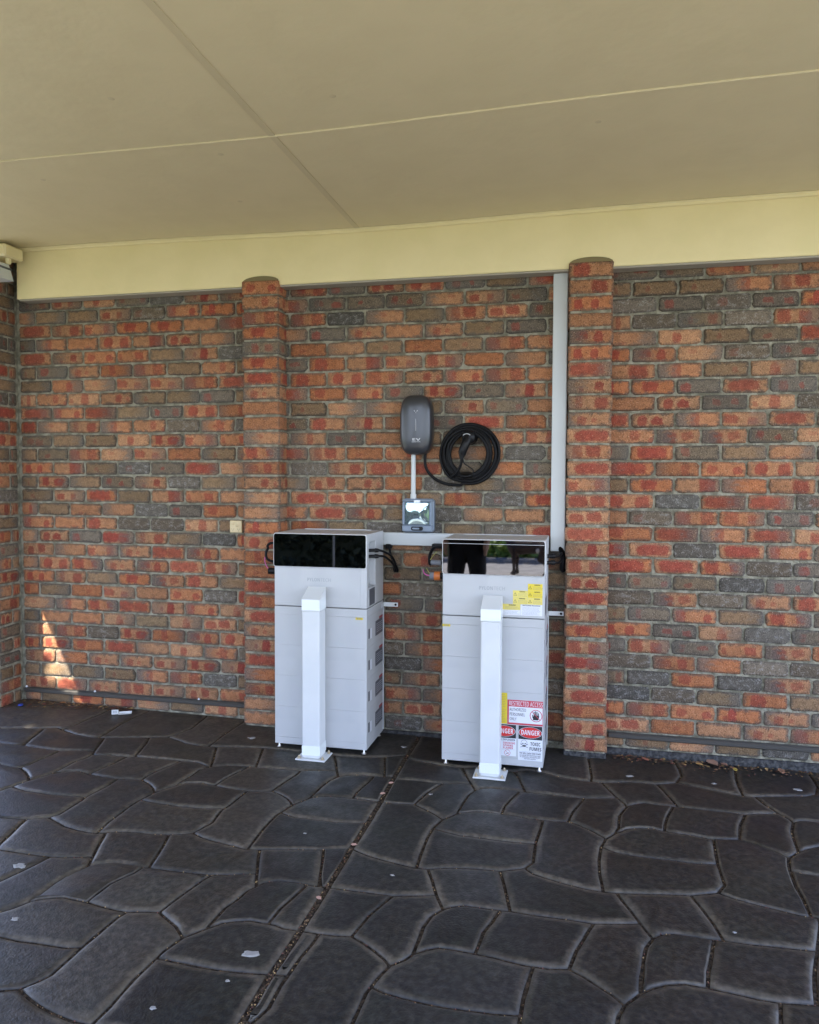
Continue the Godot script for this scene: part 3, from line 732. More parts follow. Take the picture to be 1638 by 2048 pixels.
func stone_mesh(src: PackedVector2Array) -> ArrayMesh:
	var area := 0.0
	var per := 0.0
	for i in src.size():
		var p := src[i]
		var q := src[(i + 1) % src.size()]
		area += p.x * q.y - q.x * p.y
		per += p.distance_to(q)
	if area < 0.0:
		src.reverse()
		area = -area
	area *= 0.5
	if area < 0.0025:
		return null
	var f := clampf(1.9 * area / per / 0.045, 0.2, 1.0)
	# the straight control joint is a wider saw cut
	var ctr := Vector2.ZERO
	for p in src:
		ctr += p / src.size()
	for i in src.size():
		var cj := -0.920 + 0.0125 * src[i].y
		if src[i].y < 2.9 and absf(src[i].x - cj) < 0.022:
			src[i].x += 0.006 * signf(ctr.x - cj)
	var poly := round_poly(src)
	var n := poly.size()
	var levels := []
	var rings := []
	var idx := PackedInt32Array()
	for fit in [[1.0, 1.0], [1.0, 0.6], [1.0, 0.3], [0.7, 0.2], [0.4, 0.1], [0.2, 0.05], [0.05, 0.02]]:
		var g: float = fit[0]
		var shrink: float = fit[1]
		levels = [[0.0050 * g, -0.0120], [0.0072 * g, -0.0045], [0.0072 * g + 0.0110 * f * shrink, -0.0010], [0.0072 * g + 0.0250 * f * shrink, 0.0]]
		rings = []
		for l in levels:
			rings.append(inset(poly, l[0]))
		idx = Geometry2D.triangulate_polygon(rings[3])
		if idx.size() > 0:
			break
	if idx.size() == 0:
		print("stone without top ", src)
	var dust_sheen := Color(0.180, 0.150, 0.108)
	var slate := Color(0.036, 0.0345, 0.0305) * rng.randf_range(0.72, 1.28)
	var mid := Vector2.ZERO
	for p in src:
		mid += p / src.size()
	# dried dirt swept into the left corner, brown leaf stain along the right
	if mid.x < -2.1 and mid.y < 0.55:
		slate = slate.lerp(dust_sheen, rng.randf_range(0.22, 0.40))
	elif mid.x < -1.15:  # wider left: dust plus sky sheen painted into the stone colour
		slate = slate.lerp(dust_sheen, rng.randf_range(0.05, 0.28))
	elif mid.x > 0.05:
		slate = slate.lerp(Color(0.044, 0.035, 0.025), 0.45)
	var wear := []
	for i in n:
		wear.append(clampf(0.62 + 1.2 * wear_noise.get_noise_2d(poly[i].x * 100.0, poly[i].y * 100.0) + rng.randf_range(-0.15, 0.15), 0.0, 1.0))
	var st := SurfaceTool.new()
	st.begin(Mesh.PRIMITIVE_TRIANGLES)
	st.set_smooth_group(0)
	var col := func(l: int, i: int) -> Color:
		var w: float = (wear[i] + wear[(i + 1) % n]) * 0.5
		match l:
			0: return Color(0.035, 0.029, 0.022)
			1: return slate.lerp(dust_sheen, 0.15 + 0.75 * w)
			2: return slate.lerp(dust_sheen, 0.75 * w)
		return slate.lerp(dust_sheen, 0.10 * w * w)
	for l in 3:
		for i in n:
			var j := (i + 1) % n
			for q in [[l, i], [l + 1, j], [l + 1, i], [l, i], [l, j], [l + 1, j]]:
				var p: Vector2 = rings[q[0]][q[1]]
				st.set_color(col.call(q[0], q[1]))
				st.set_uv(p)
				st.add_vertex(Vector3(p.x, levels[q[0]][1], p.y))
	var top: PackedVector2Array = rings[3]
	for k in range(0, idx.size(), 3):
		var tr := [idx[k], idx[k + 1], idx[k + 2]]
		var a := top[tr[0]]
		var b := top[tr[1]]
		var c := top[tr[2]]
		if (b - a).cross(c - a) < 0.0:
			tr = [tr[0], tr[2], tr[1]]
		for i in tr:
			st.set_color(col.call(3, i))
			st.set_uv(top[i])
			st.add_vertex(Vector3(top[i].x, 0.0, top[i].y))
	st.generate_normals()
	return st.commit()

func build_paving() -> void:
	var pav := Node3D.new()
	pav.name = "paving"
	add_child(pav)
	pav.set_meta("kind", "structure")
	tag(pav, "dark stamped concrete paving with curved slate joints", "paving")
	pav.position = Vector3(0, FLOOR_A, 0)
	pav.rotation.z = atan(FLOOR_B)
	var bed := cbox(Vector3(8.0, 0.12, 4.25), 0.004)
	part("joint_bed", bed, M.joint, pav, Vector3(-0.48, -0.069, 2.10))
	var hull := PackedVector2Array([Vector2(-3.545, 0.004), Vector2(-3.545, 0.30), Vector2(-1.51, 2.64), Vector2(0.67, 2.08), Vector2(1.30, 0.35), Vector2(1.30, 0.004)])
	for s in STONES:
		var poly := PackedVector2Array()
		for i in range(0, s.size(), 2):
			poly.append(Vector2(s[i], s[i + 1]))
		var me := stone_mesh(poly)
		if me:
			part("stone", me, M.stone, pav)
	# the same paving beyond the picture's edges: staggered stones cut against the drawn ones
	var z := 0.0
	var row := 0
	while z < 4.2:
		var x := -4.4 + (0.2 if row % 2 == 1 else 0.0)
		while x < 3.2:
			var w := 0.31 + 0.13 * sin(row * 12.7 + x * 3.1)
			var cell := PackedVector2Array()
			for q in [[0.0, 0.0], [0.33, 0.0], [0.66, 0.0], [1.0, 0.0], [1.0, 1.0], [0.66, 1.0], [0.33, 1.0], [0.0, 1.0]]:
				var px: float = x + q[0] * w
				var pz: float = z + q[1] * 0.25
				cell.append(Vector2(px + 0.03 * sin(pz * 9.0), pz + 0.028 * sin(px * 7.0 + 1.3)))
			var floor_area := PackedVector2Array([Vector2(-4.4, 0.004 if x > -3.9 else 0.0), Vector2(3.2, 0.004), Vector2(3.2, 4.25), Vector2(-4.4, 4.25)])
			var cuts := Geometry2D.intersect_polygons(cell, floor_area)
			if cuts.is_empty():
				x += w
				continue
			for piece in Geometry2D.clip_polygons(cuts[0], hull):
				var me := stone_mesh(piece)
				if me:
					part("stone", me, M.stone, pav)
			x += w
		z += 0.25
		row += 1
	# bird droppings and paint spots
	var drops := [[-0.996, 2.12, 0.034], [-2.05, 1.842, 0.034], [-1.809, 0.31, 0.032], [-1.152, 2.412, 0.015], [-1.82, 2.143, 0.018], [-1.005, 2.255, 0.010], [-0.686, 1.554, 0.011], [-1.117, 1.322, 0.010], [0.491, 1.621, 0.009], [-0.694, 0.80, 0.012], [0.224, 0.32, 0.026], [0.623, 0.31, 0.016], [1.008, 0.28, 0.028], [-0.959, 0.22, 0.022]]
	for d in drops:
		var st := SurfaceTool.new()
		st.begin(Mesh.PRIMITIVE_TRIANGLES)
		var pts := []
		for k in 14:
			var a := TAU * k / 14
			var r: float = d[2] * 0.75 * rng.randf_range(0.6, 1.15)
			pts.append(Vector3(cos(a) * r * 1.15, 0.0, sin(a) * r * 0.8))
		for k in 14:
			var p: Vector3 = pts[k]
			var q: Vector3 = pts[(k + 1) % 14]
			var up := Vector3(0, 0.0016, 0)
			tri3(st, p * 0.7 + up, q * 0.7 + up, up, Vector3.UP)
			quad(st, p, q, q * 0.7 + up, p * 0.7 + up, (p.normalized() + Vector3.UP).normalized())
		part("dropping", st.commit(), M.dropping, pav, Vector3(d[0], 0.0002, d[1]))

# ------------------------------------------------------------------ leaves and grit
func leaf_shape(st: SurfaceTool, at: Vector3, turn: float, size: float, c: Color, tilt: float) -> void:
	var b := Basis(Vector3.UP, turn) * Basis(Vector3.RIGHT, tilt)
	var pts := [Vector3(-0.5, 0, 0), Vector3(-0.2, 0.05, 0.22), Vector3(0.2, 0.08, 0.2), Vector3(0.5, 0.02, 0), Vector3(0.2, 0.06, -0.2), Vector3(-0.2, 0.04, -0.22)]
	var mid := at + b * (Vector3(0, -0.015, 0) * size)
	for k in 6:
		var p: Vector3 = at + b * (pts[k] * size)
		var q: Vector3 = at + b * (pts[(k + 1) % 6] * size)
		st.set_color(c)
		tri3(st, p, q, mid, b * Vector3.UP)

func litter() -> void:
	var browns := [Color(0.20, 0.11, 0.05), Color(0.30, 0.19, 0.09), Color(0.12, 0.07, 0.04), Color(0.38, 0.25, 0.10), Color(0.16, 0.06, 0.04)]
	for grp in [["leaf litter strewn along the base of the right wall bay", 0.15, 1.35, 330, 0.05], ["crumbled leaf litter gathered in the left wall corner", -3.50, -2.72, 340, 0.06]]:
		var st := SurfaceTool.new()
		st.begin(Mesh.PRIMITIVE_TRIANGLES)
		for i in grp[3]:
			var x: float = rng.randf_range(grp[1], grp[2])
			var z: float = 0.03 + absf(rng.randfn(0.0, grp[4]))
			if grp[1] < -3.0:
				z *= 1.2 - 0.8 * (x + 3.5) / 0.8
			leaf_shape(st, Vector3(x, floor_y(x) + rng.randf_range(0.002, 0.007), z), rng.randf() * TAU, rng.randf_range(0.009, 0.028), browns[rng.randi() % 5] * rng.randf_range(0.5, 1.2), rng.randf_range(-0.4, 0.4))
		var o := part("leaf_litter", st.commit(), M.leaf, self)
		tag(o, grp[0], "leaf litter")
		o.set_meta("kind", "stuff")
	var leaves := [[0.315, 0.085, 0.055, Color(0.36, 0.14, 0.08), "broad orange-brown fallen leaf nearest the right pier"], [0.652, 0.06, 0.10, Color(0.34, 0.20, 0.13), "largest tan fallen leaf against the right wall base"], [0.71, 0.055, 0.06, Color(0.24, 0.12, 0.07), "dark brown leaf overlapping the largest tan leaf"], [0.755, 0.11, 0.045, Color(0.55, 0.42, 0.09), "small yellow leaf on the joint below the right wall"], [0.979, 0.08, 0.075, Color(0.33, 0.17, 0.09), "curled brown leaf far right along the wall base"], [0.587, 0.08, 0.045, Color(0.50, 0.30, 0.10), "small golden leaf left of the largest tan leaf"], [-2.84, 0.07, 0.06, Color(0.17, 0.07, 0.05), "dark red-brown leaf in the litter near the loose bracket"], [-3.22, 0.05, 0.05, Color(0.42, 0.20, 0.08), "small orange leaf in the left wall corner"]]
	for l in leaves:
		var st := SurfaceTool.new()
		st.begin(Mesh.PRIMITIVE_TRIANGLES)
		leaf_shape(st, Vector3.ZERO, rng.randf() * TAU, l[2], l[3], rng.randf_range(-0.25, 0.25))
		leaf_shape(st, Vector3(0, 0.0015, 0), rng.randf() * TAU, l[2] * 0.7, l[3] * 0.9, rng.randf_range(-0.3, 0.3))
		var o := part("fallen_leaf", st.commit(), M.leaf, self, Vector3(l[0], floor_y(l[0]) + l[2] * 0.13 + 0.003, l[1]))
		tag(o, l[4], "leaf", "fallen leaves")
	# grit lying in the straight control joint and the stone joints
	var mm := MultiMesh.new()
	mm.transform_format = MultiMesh.TRANSFORM_3D
	mm.use_colors = true
	mm.mesh = cbox(Vector3(1, 0.7, 0.8), 0.25)
	var spots := []
	for i in 330:
		var z := 0.6 + 2.1 * sqrt(rng.randf())
		spots.append(Vector2(-0.920 + 0.0125 * z + rng.randfn(0.0, 0.005), z))
	for s in STONES:
		var n: int = s.size() / 2
		for i in n:
			if rng.randf() < 0.5:
				continue
			var p := Vector2(s[i * 2], s[i * 2 + 1])
			var q := Vector2(s[(i * 2 + 2) % s.size()], s[(i * 2 + 3) % s.size()])
			for k in int(p.distance_to(q) / 0.035 * rng.randf()) + 1:
				spots.append(p.lerp(q, rng.randf()) + Vector2(rng.randfn(0, 0.003), rng.randfn(0, 0.003)))
	mm.instance_count = spots.size()
	for i in spots.size():
		var p: Vector2 = spots[i]
		var sc := rng.randf_range(0.002, 0.0055)
		var bs := Basis.from_euler(Vector3(rng.randf() * TAU, rng.randf() * TAU, rng.randf() * TAU)).scaled(Vector3.ONE * sc)
		mm.set_instance_transform(i, Transform3D(bs, Vector3(p.x, floor_y(p.x) - 0.0065, p.y)))
		mm.set_instance_color(i, browns[rng.randi() % 5] * rng.randf_range(0.4, 1.3))
	var g := MultiMeshInstance3D.new()
	g.multimesh = mm
	g.material_override = M.leaf
	g.name = "joint_grit"
	add_child(g)
	tag(g, "brown grit and crumbs lying in the paving joints", "grit")
	g.set_meta("kind", "stuff")
	var chips := [[-0.907, 0.865, "pale pink leaf chip in the control joint, second from the cabinets"], [-0.900, 0.735, "pink leaf chip in the control joint, nearest the cabinets"], [-0.889, 1.375, "pink leaf chip in the middle of the control joint"], [-0.893, 1.78, "pinkish chip in the control joint, nearest the viewer"]]
	for c in chips:
		var st := SurfaceTool.new()
		st.begin(Mesh.PRIMITIVE_TRIANGLES)
		leaf_shape(st, Vector3.ZERO, rng.randf() * TAU, 0.028, Color(0.42, 0.24, 0.18), 0.4)
		var o := part("leaf_chip", st.commit(), M.leaf, self, Vector3(c[0], floor_y(c[0]) + 0.007, c[1]))
		tag(o, c[2], "leaf", "chips in the control joint")

# ------------------------------------------------------------------ walls
func build_walls() -> void:
	var L := ["mdsmgss", "onndgdss", "rddssor", "msodsdog", "rsdsnsg", "nmssdnsn", "nsodddr", "ssssnnmn", "rdrnmds", "rodssgsg", "mnnsdds", "nmdodons", "dsngmro", "ndnmsgno", "ndrnsso", "snoogmso", "dosggsn", "odmrdngs", "dodsrdo", "oddsdrdn", "ddnsdsn", "snododgr", "osdrsds", "noosnsdn", "sdgdsdd", "sdsrossg", "dossdds", "nnnnsdgn", "drsddds", "onssonsn"]
	var C := ["ndmddmnr", "dmmmodms", "ndgonddm", "omsosnmg", "noononds", "mssddoog", "nsddsddo", "rsdmdmss", "nnoonsmo", "msssmrss", "nsmonnsd", "rdosoogs", "ngdrrmom", "ndsognsr", "nrdsnsgs", "srdngoom", "nsnggngr", "...os...", "g..ns...", "...mm...", "g..sg...", "...mm...", "g..rd...", "...do...", "g..gs...", "...go...", "g..ns...", "...ds...", "g..sd...", "...gs..."]
	var R := ["mmsns", "nnnsd", "gmgms", "sgmgd", "osnmr", "sdogm", "ssnsn", "ssmrm", "odmsg", "rdsdr", "sddmo", "mrmno", "rsdds", "nssos", "dgrrg", "ogddm", "srsrs", "rrgrd", "rrdgm", "mmmgm", "gdgss", "nmdnd", "dmsgm", "mdmsd", "gdogg", "mgsgd", "ggnsn", "sddss", "doosd", "nnong"]
	var a := bay("left bay of mottled brick wall between the corner and the left pier", L, -3.540, -1.93, -3.306, -3.420, true)
	part("mortar", cbox(Vector3(1.80, 3.0, 0.16), 0.002), M.mortar, a, Vector3(-2.75, 1.40, -0.0895))
	var b := bay("middle bay of mottled brick wall behind the cabinets and the charger", C, -1.935 + 0.08, -0.06, -1.7065, -1.592, false)
	part("mortar", cbox(Vector3(1.86, 3.0, 0.16), 0.002), M.mortar, b, Vector3(-0.919, 1.40, -0.0897))
	var c := bay("right bay of mottled brick wall with many grey bricks beyond the right pier", R, 0.06, 2.30, 0.344, 0.214, true)
	part("mortar", cbox(Vector3(2.6, 3.0, 0.16), 0.002), M.mortar, c, Vector3(1.312, 1.40, -0.0899))
	part("footing", cbox(Vector3(2.2, 0.10, 0.02), 0.004), M.footing, c, Vector3(1.21, -0.052, 0.004))
	part("footing", cbox(Vector3(0.9, 0.06, 0.02), 0.004), M.footing, b, Vector3(-0.90, -0.032, 0.004))
	# piers, one brick wide
	var PL := "dsdsmsrsoooddsoosdsorsrssrodoo"
	var PR := "ssdoddrsdsrdrdrdrsddrdsdrdrsds"
	for s in [[-1.838, PL, "left brick pier behind the left cabinet, beside the power outlet"], [0.003, PR, "right brick pier beside the tall white trunking"]]:
		var t := thing("brick_pier", s[2], "pier", Vector3(s[0], 0, 0), "brick piers")
		for i in 30:
			brick(s[1][i], -PITCH * 0.5 - 0.004, PITCH * 0.5 + 0.004, i + 1, t, false, 0.116, 0.114)
		part("mortar", cbox(Vector3(PITCH - 0.020, 2.60, 0.104), 0.002), M.mortar, t, Vector3(0, 1.27, 0.0553))
		# rounded mortar cap against the beam
		var st := SurfaceTool.new()
		st.begin(Mesh.PRIMITIVE_TRIANGLES)
		var n := 12
		for k in n:
			var x0 := -0.108 + 0.216 * k / n
			var x1 := -0.108 + 0.216 * (k + 1) / n
			var h0 := 2.572 + 0.030 * sqrt(maxf(0.0, 1.0 - pow(x0 / 0.112, 2)))
			var h1 := 2.572 + 0.030 * sqrt(maxf(0.0, 1.0 - pow(x1 / 0.112, 2)))
			quad(st, Vector3(x0, 2.565, 0.110), Vector3(x1, 2.565, 0.110), Vector3(x1, h1, 0.106), Vector3(x0, h0, 0.106), Vector3(0, 0, 1))
			quad(st, Vector3(x0, h0, 0.106), Vector3(x1, h1, 0.106), Vector3(x1, h1, 0.096), Vector3(x0, h0, 0.096), Vector3(0, 1, 0))
		part("mortar_cap", st.commit(), M.cap, t)
	part("footing", cbox(Vector3(0.222, 0.07, 0.108), 0.004), M.footing, get_node("brick_pier_001"), Vector3(0, -0.036, 0.055))
	# short return wall on the left
	var w := thing("brick_wall", "short brick return wall at the far left edge, turned toward the viewer", "wall")
	for row in range(-2, 31):
		var odd := row % 2 != 0
		if odd:
			brick(".", 0.012, 0.200, row, w, true, 0.016, -3.548, PI * 0.5)
		else:
			brick(".", 0.012, 0.080, row, w, true, 0.016, -3.548, PI * 0.5)
			brick(".", 0.080, 0.200, row, w, true, 0.016, -3.548, PI * 0.5)
	for row in range(-2, 31):
		brick(".", -3.778, -3.549, row, w, true, 0.016, 0.2085)
	part("mortar", cbox(Vector3(0.22, 3.0, 0.205), 0.002), M.mortar, w, Vector3(-3.664, 1.36, 0.098))
	# flashing strips low on the wall
	for f in [[-3.535, -1.955, 0.076, "left"], [0.125, 2.3, 0.068, "right"]]:
		var t := thing("flashing_strip", "dark metal strip along the base of the %s wall bay" % f[3], "flashing", Vector3((f[0] + f[1]) * 0.5, f[2], 0.008), "flashing strips")
		part("ledge", cbox(Vector3(f[1] - f[0], 0.026, 0.020), 0.005), M.flashing, t, Vector3(0, 0, 0))
		part("folded_lip", cbox(Vector3(f[1] - f[0], 0.004, 0.008), 0.001), M.flashing, t, Vector3(0, 0.0152, -0.004))
		if f[3] == "left":
			for x in [-3.52, -3.02, -2.30]:
				var dab := lathe([Vector2(0.0, 0.009), Vector2(0.004, 0.006), Vector2(0.008, 0.0), Vector2(0.006, -0.004), Vector2(0.0, -0.005)], 8)
				part("filler_dab", dab, M.paper, t, Vector3(x - (f[0] + f[1]) * 0.5, 0.019, -0.003))

# ------------------------------------------------------------------ roof
func ceil_y(x: float) -> float:
	return 2.853 - 0.022 * exp(-pow((x + 1.2) / 1.0, 2.0))

func ceiling_sheet(x0: float, x1: float, z0: float, z1: float) -> ArrayMesh:
	var st := SurfaceTool.new()
	st.begin(Mesh.PRIMITIVE_TRIANGLES)
	var n := 14
	for i in n:
		var a := lerpf(x0, x1, float(i) / n)
		var b := lerpf(x0, x1, float(i + 1) / n)
		var ya := ceil_y(a)
		var yb := ceil_y(b)
		quad(st, Vector3(a, ya, z0), Vector3(b, yb, z0), Vector3(b, yb, z1), Vector3(a, ya, z1), Vector3.DOWN)
		quad(st, Vector3(a, ya, z1), Vector3(b, yb, z1), Vector3(b, yb + 0.006, z1), Vector3(a, ya + 0.006, z1), Vector3(0, 0, 1))
		quad(st, Vector3(a, ya, z0), Vector3(b, yb, z0), Vector3(b, yb + 0.006, z0), Vector3(a, ya + 0.006, z0), Vector3(0, 0, -1))
		quad(st, Vector3(a, ya + 0.006, z0), Vector3(b, yb + 0.006, z0), Vector3(b, yb + 0.006, z1), Vector3(a, ya + 0.006, z1), Vector3.UP)
	return st.commit()

func build_roof() -> void:
	var t := thing("carport_roof", "cream flat sheet ceiling of the carport with cover strips", "ceiling", Vector3(0, 0, 0))
	var xs := [-4.42, -3.66, -1.26, 1.14, 3.2]
	var zs := [-0.05, 1.30, 2.50, 3.70, 4.6]
	for i in 4:
		for j in 4:
			part("ceiling_sheet", ceiling_sheet(xs[i] + 0.0015, xs[i + 1] - 0.0015, zs[j], zs[j + 1]), M.ceiling, t)
	part("roof_deck", cbox(Vector3(7.75, 0.12, 4.9), 0.01), M.under, t, Vector3(-0.62, 2.93, 2.27))
	# flat strip over the long joint
	for j in 3:
		var x: float = xs[j + 1]
		part("joint_strip", cbox(Vector3(0.030, 0.003, 4.5), 0.001), M.strip_paint, t, Vector3(x, ceil_y(x) - 0.0017, 2.30))
	# thin half-round cover batten across
	for z in [1.30, 2.50, 3.70]:
		var pts := []
		for k in 40:
			var x := -4.42 + 7.6 * k / 39.0
			pts.append(Vector3(x, ceil_y(x) - 0.001, z + 0.014 * (x + 1.0)))
		part("cover_batten", tube(pts, 0.0055, 8), M.ceiling, t)
	# fascias outside the picture
	part("eave_fascia", cbox(Vector3(0.03, 0.31, 4.9), 0.003), M.beam, t, Vector3(-4.49, 2.855, 2.27))
	part("front_fascia", cbox(Vector3(7.7, 0.20, 0.03), 0.003), M.beam, t, Vector3(-0.62, 2.91, 4.72))
	# filled nail heads that show as dull spots
	for q in [[-2.02, 2.0], [-1.72, 1.7], [-0.92, 1.55], [-2.52, 1.05], [-1.55, 1.17], [-2.28, 1.62], [-1.72, 0.62], [0.02, 1.1]]:
		part("nail_patch", lathe([Vector2(0.0, -0.0012), Vector2(0.009, -0.001), Vector2(0.015, 0.0005)], 10), M.strip_paint, t, Vector3(q[0], ceil_y(q[0]), q[1]))
	# beam along the wall head
	var b := thing("wall_beam", "deep cream timber beam along the top of the brick wall", "beam", Vector3(-0.2, 2.695, 0.05))
	part("board", cbox(Vector3(6.52, 0.292, 0.094), 0.003), M.beam, b, Vector3(-0.003, 0.0, 0.002))
	part("soffit_edge", cbox(Vector3(6.50, 0.010, 0.085), 0.002), M.under, b, Vector3(-0.003, -0.1512, 0.0))
	var pts2 := []
	var pts3 := []
	for k in 50:
		var x := -3.25 + 6.5 * k / 49.0
		pts2.append(Vector3(x, ceil_y(x - 0.2) - 2.695 - 0.010, 0.056))
		pts3.append(Vector3(x, ceil_y(x - 0.2) - 2.695 - 0.004, 0.068))
	part("bead_moulding", tube(pts2, 0.013, 8), M.beam, b)
	part("bead_moulding", tube(pts3, 0.005, 8), M.cream, b)
	# light fitting in the far left corner
	var s := thing("security_light", "cream and white light fitting under the ceiling at the far left", "light", Vector3(-3.445, 2.78, 0.22))
	part("mounting_box", cbox(Vector3(0.20, 0.075, 0.16), 0.010), M.cream, s, Vector3(-0.03, 0.015, 0.0))
	part("stem", cbox(Vector3(0.026, 0.04, 0.03), 0.006), M.cream, s, Vector3(0.035, -0.035, 0.01))
	var st := SurfaceTool.new()
	st.begin(Mesh.PRIMITIVE_TRIANGLES)
	var lo := [Vector3(-0.11, -0.15, -0.02), Vector3(0.045, -0.15, -0.02), Vector3(0.045, -0.15, 0.09), Vector3(-0.11, -0.15, 0.09)]
	var hi := [Vector3(-0.10, -0.055, 0.0), Vector3(0.030, -0.055, 0.0), Vector3(0.030, -0.055, 0.07), Vector3(-0.10, -0.055, 0.07)]
	quad(st, lo[0], lo[1], lo[2], lo[3], Vector3.DOWN)
	quad(st, hi[0], hi[1], hi[2], hi[3], Vector3.UP)
	for k in 4:
		var k2 := (k + 1) % 4
		var nn: Vector3 = (lo[k2] - lo[k]).cross(hi[k] - lo[k]).normalized()
		if nn.dot((lo[k] + lo[k2]) * 0.5 - Vector3(-0.03, -0.15, 0.035)) < 0.0:
			nn = -nn
		quad(st, lo[k], lo[k2], hi[k2], hi[k], nn)
	part("lamp_head", st.commit(), M.white_pvc, s)
	part("trim_band", cbox(Vector3(0.148, 0.012, 0.092), 0.003), M.label_grey, s, Vector3(-0.033, -0.082, 0.035))

# ------------------------------------------------------------------ cabinets
func lines_mesh(w: float, h: float, n: int, seed_: int, thick := 0.0011) -> ArrayMesh:
	var r := RandomNumberGenerator.new()
	r.seed = seed_
	var st := SurfaceTool.new()
	st.begin(Mesh.PRIMITIVE_TRIANGLES)
	for i in n:
		var y := h * 0.5 - h * (i + 0.5) / n
		var x := -w * 0.5
		var stop := w * 0.5 * r.randf_range(0.55, 1.0)
		while x < stop:
			var l := r.randf_range(0.003, 0.009)
			add_cbox(st, Vector3(x + l * 0.5, y, 0), Vector3(l, thick, 0.0003), 0.00001)
			x += l + 0.0016
	return st.commit()

func triangle_sign(size: float) -> ArrayMesh:
	var st := SurfaceTool.new()
	st.begin(Mesh.PRIMITIVE_TRIANGLES)
	var p := [Vector3(0, size * 0.55, 0), Vector3(-size * 0.5, -size * 0.35, 0), Vector3(size * 0.5, -size * 0.35, 0)]
	for k in 3:
		var a: Vector3 = p[k]
		var b: Vector3 = p[(k + 1) % 3]
		quad(st, a, b, b * 0.78, a * 0.78, Vector3(0, 0, 1))
	quad(st, Vector3(-0.0008, size * 0.25, 0), Vector3(0.0008, size * 0.25, 0), Vector3(0.0008, -size * 0.1, 0), Vector3(-0.0008, -size * 0.1, 0), Vector3(0, 0, 1))
	return st.commit()

func ring_sign(r0: float, r1: float, sx := 1.0) -> ArrayMesh:
	var st := SurfaceTool.new()
	st.begin(Mesh.PRIMITIVE_TRIANGLES)
	var n := 28
	for k in n:
		var a := TAU * k / n
		var b := TAU * (k + 1) / n
		quad(st, Vector3(cos(a) * r0 * sx, sin(a) * r0, 0), Vector3(cos(b) * r0 * sx, sin(b) * r0, 0), Vector3(cos(b) * r1 * sx, sin(b) * r1, 0), Vector3(cos(a) * r1 * sx, sin(a) * r1, 0), Vector3(0, 0, 1))
	return st.commit()

func flat(st: SurfaceTool, pts: Array) -> void:
	for k in range(1, pts.size() - 1):
		tri3(st, pts[0], pts[k], pts[k + 1], Vector3(0, 0, 1))

func plate(parent: Node, n: String, x0: float, x1: float, y0: float, y1: float, m: Material, z := 0.0, thick := 0.0008) -> MeshInstance3D:
	return part(n, cbox(Vector3(x1 - x0, y1 - y0, thick), 0.0002), m, parent, Vector3((x0 + x1) * 0.5, (y0 + y1) * 0.5, z + thick * 0.5))

func rounded_panel(w: float, h: float, d: float, r: float, b: float) -> ArrayMesh:
	# rounded rectangle slab, front at z = d, softened front edge
	var st := SurfaceTool.new()
	st.begin(Mesh.PRIMITIVE_TRIANGLES)
	var rings := []
	for lv in [[0.0, 0.0], [0.0, d - b], [b, d]]:
		var ring := []
		for k in 4:
			var sx := 1.0 if k == 0 or k == 3 else -1.0
			var sy := 1.0 if k < 2 else -1.0
			var c := Vector2(sx * (w * 0.5 - r), sy * (h * 0.5 - r))
			for j in 6:
				var a := PI * 0.5 * k + PI * 0.5 * j / 5.0
				var q: Vector2 = c + Vector2(cos(a), sin(a)) * (r - lv[0])
				ring.append(Vector3(q.x, q.y, lv[1]))
		rings.append(ring)
	var n: int = rings[0].size()
	for g in 2:
		for k in n:
			var k2 := (k + 1) % n
			var mid: Vector3 = (rings[g][k] + rings[g][k2]) * 0.5
			var nn := Vector3(mid.x / w, mid.y / h, 0).normalized() + Vector3(0, 0, 0.0 if g == 0 else 1.0)
			quad(st, rings[g][k], rings[g][k2], rings[g + 1][k2], rings[g + 1][k], nn.normalized())
	for k in n:
		tri3(st, rings[2][k], rings[2][(k + 1) % n], Vector3(0, 0, d), Vector3(0, 0, 1))
	return st.commit()

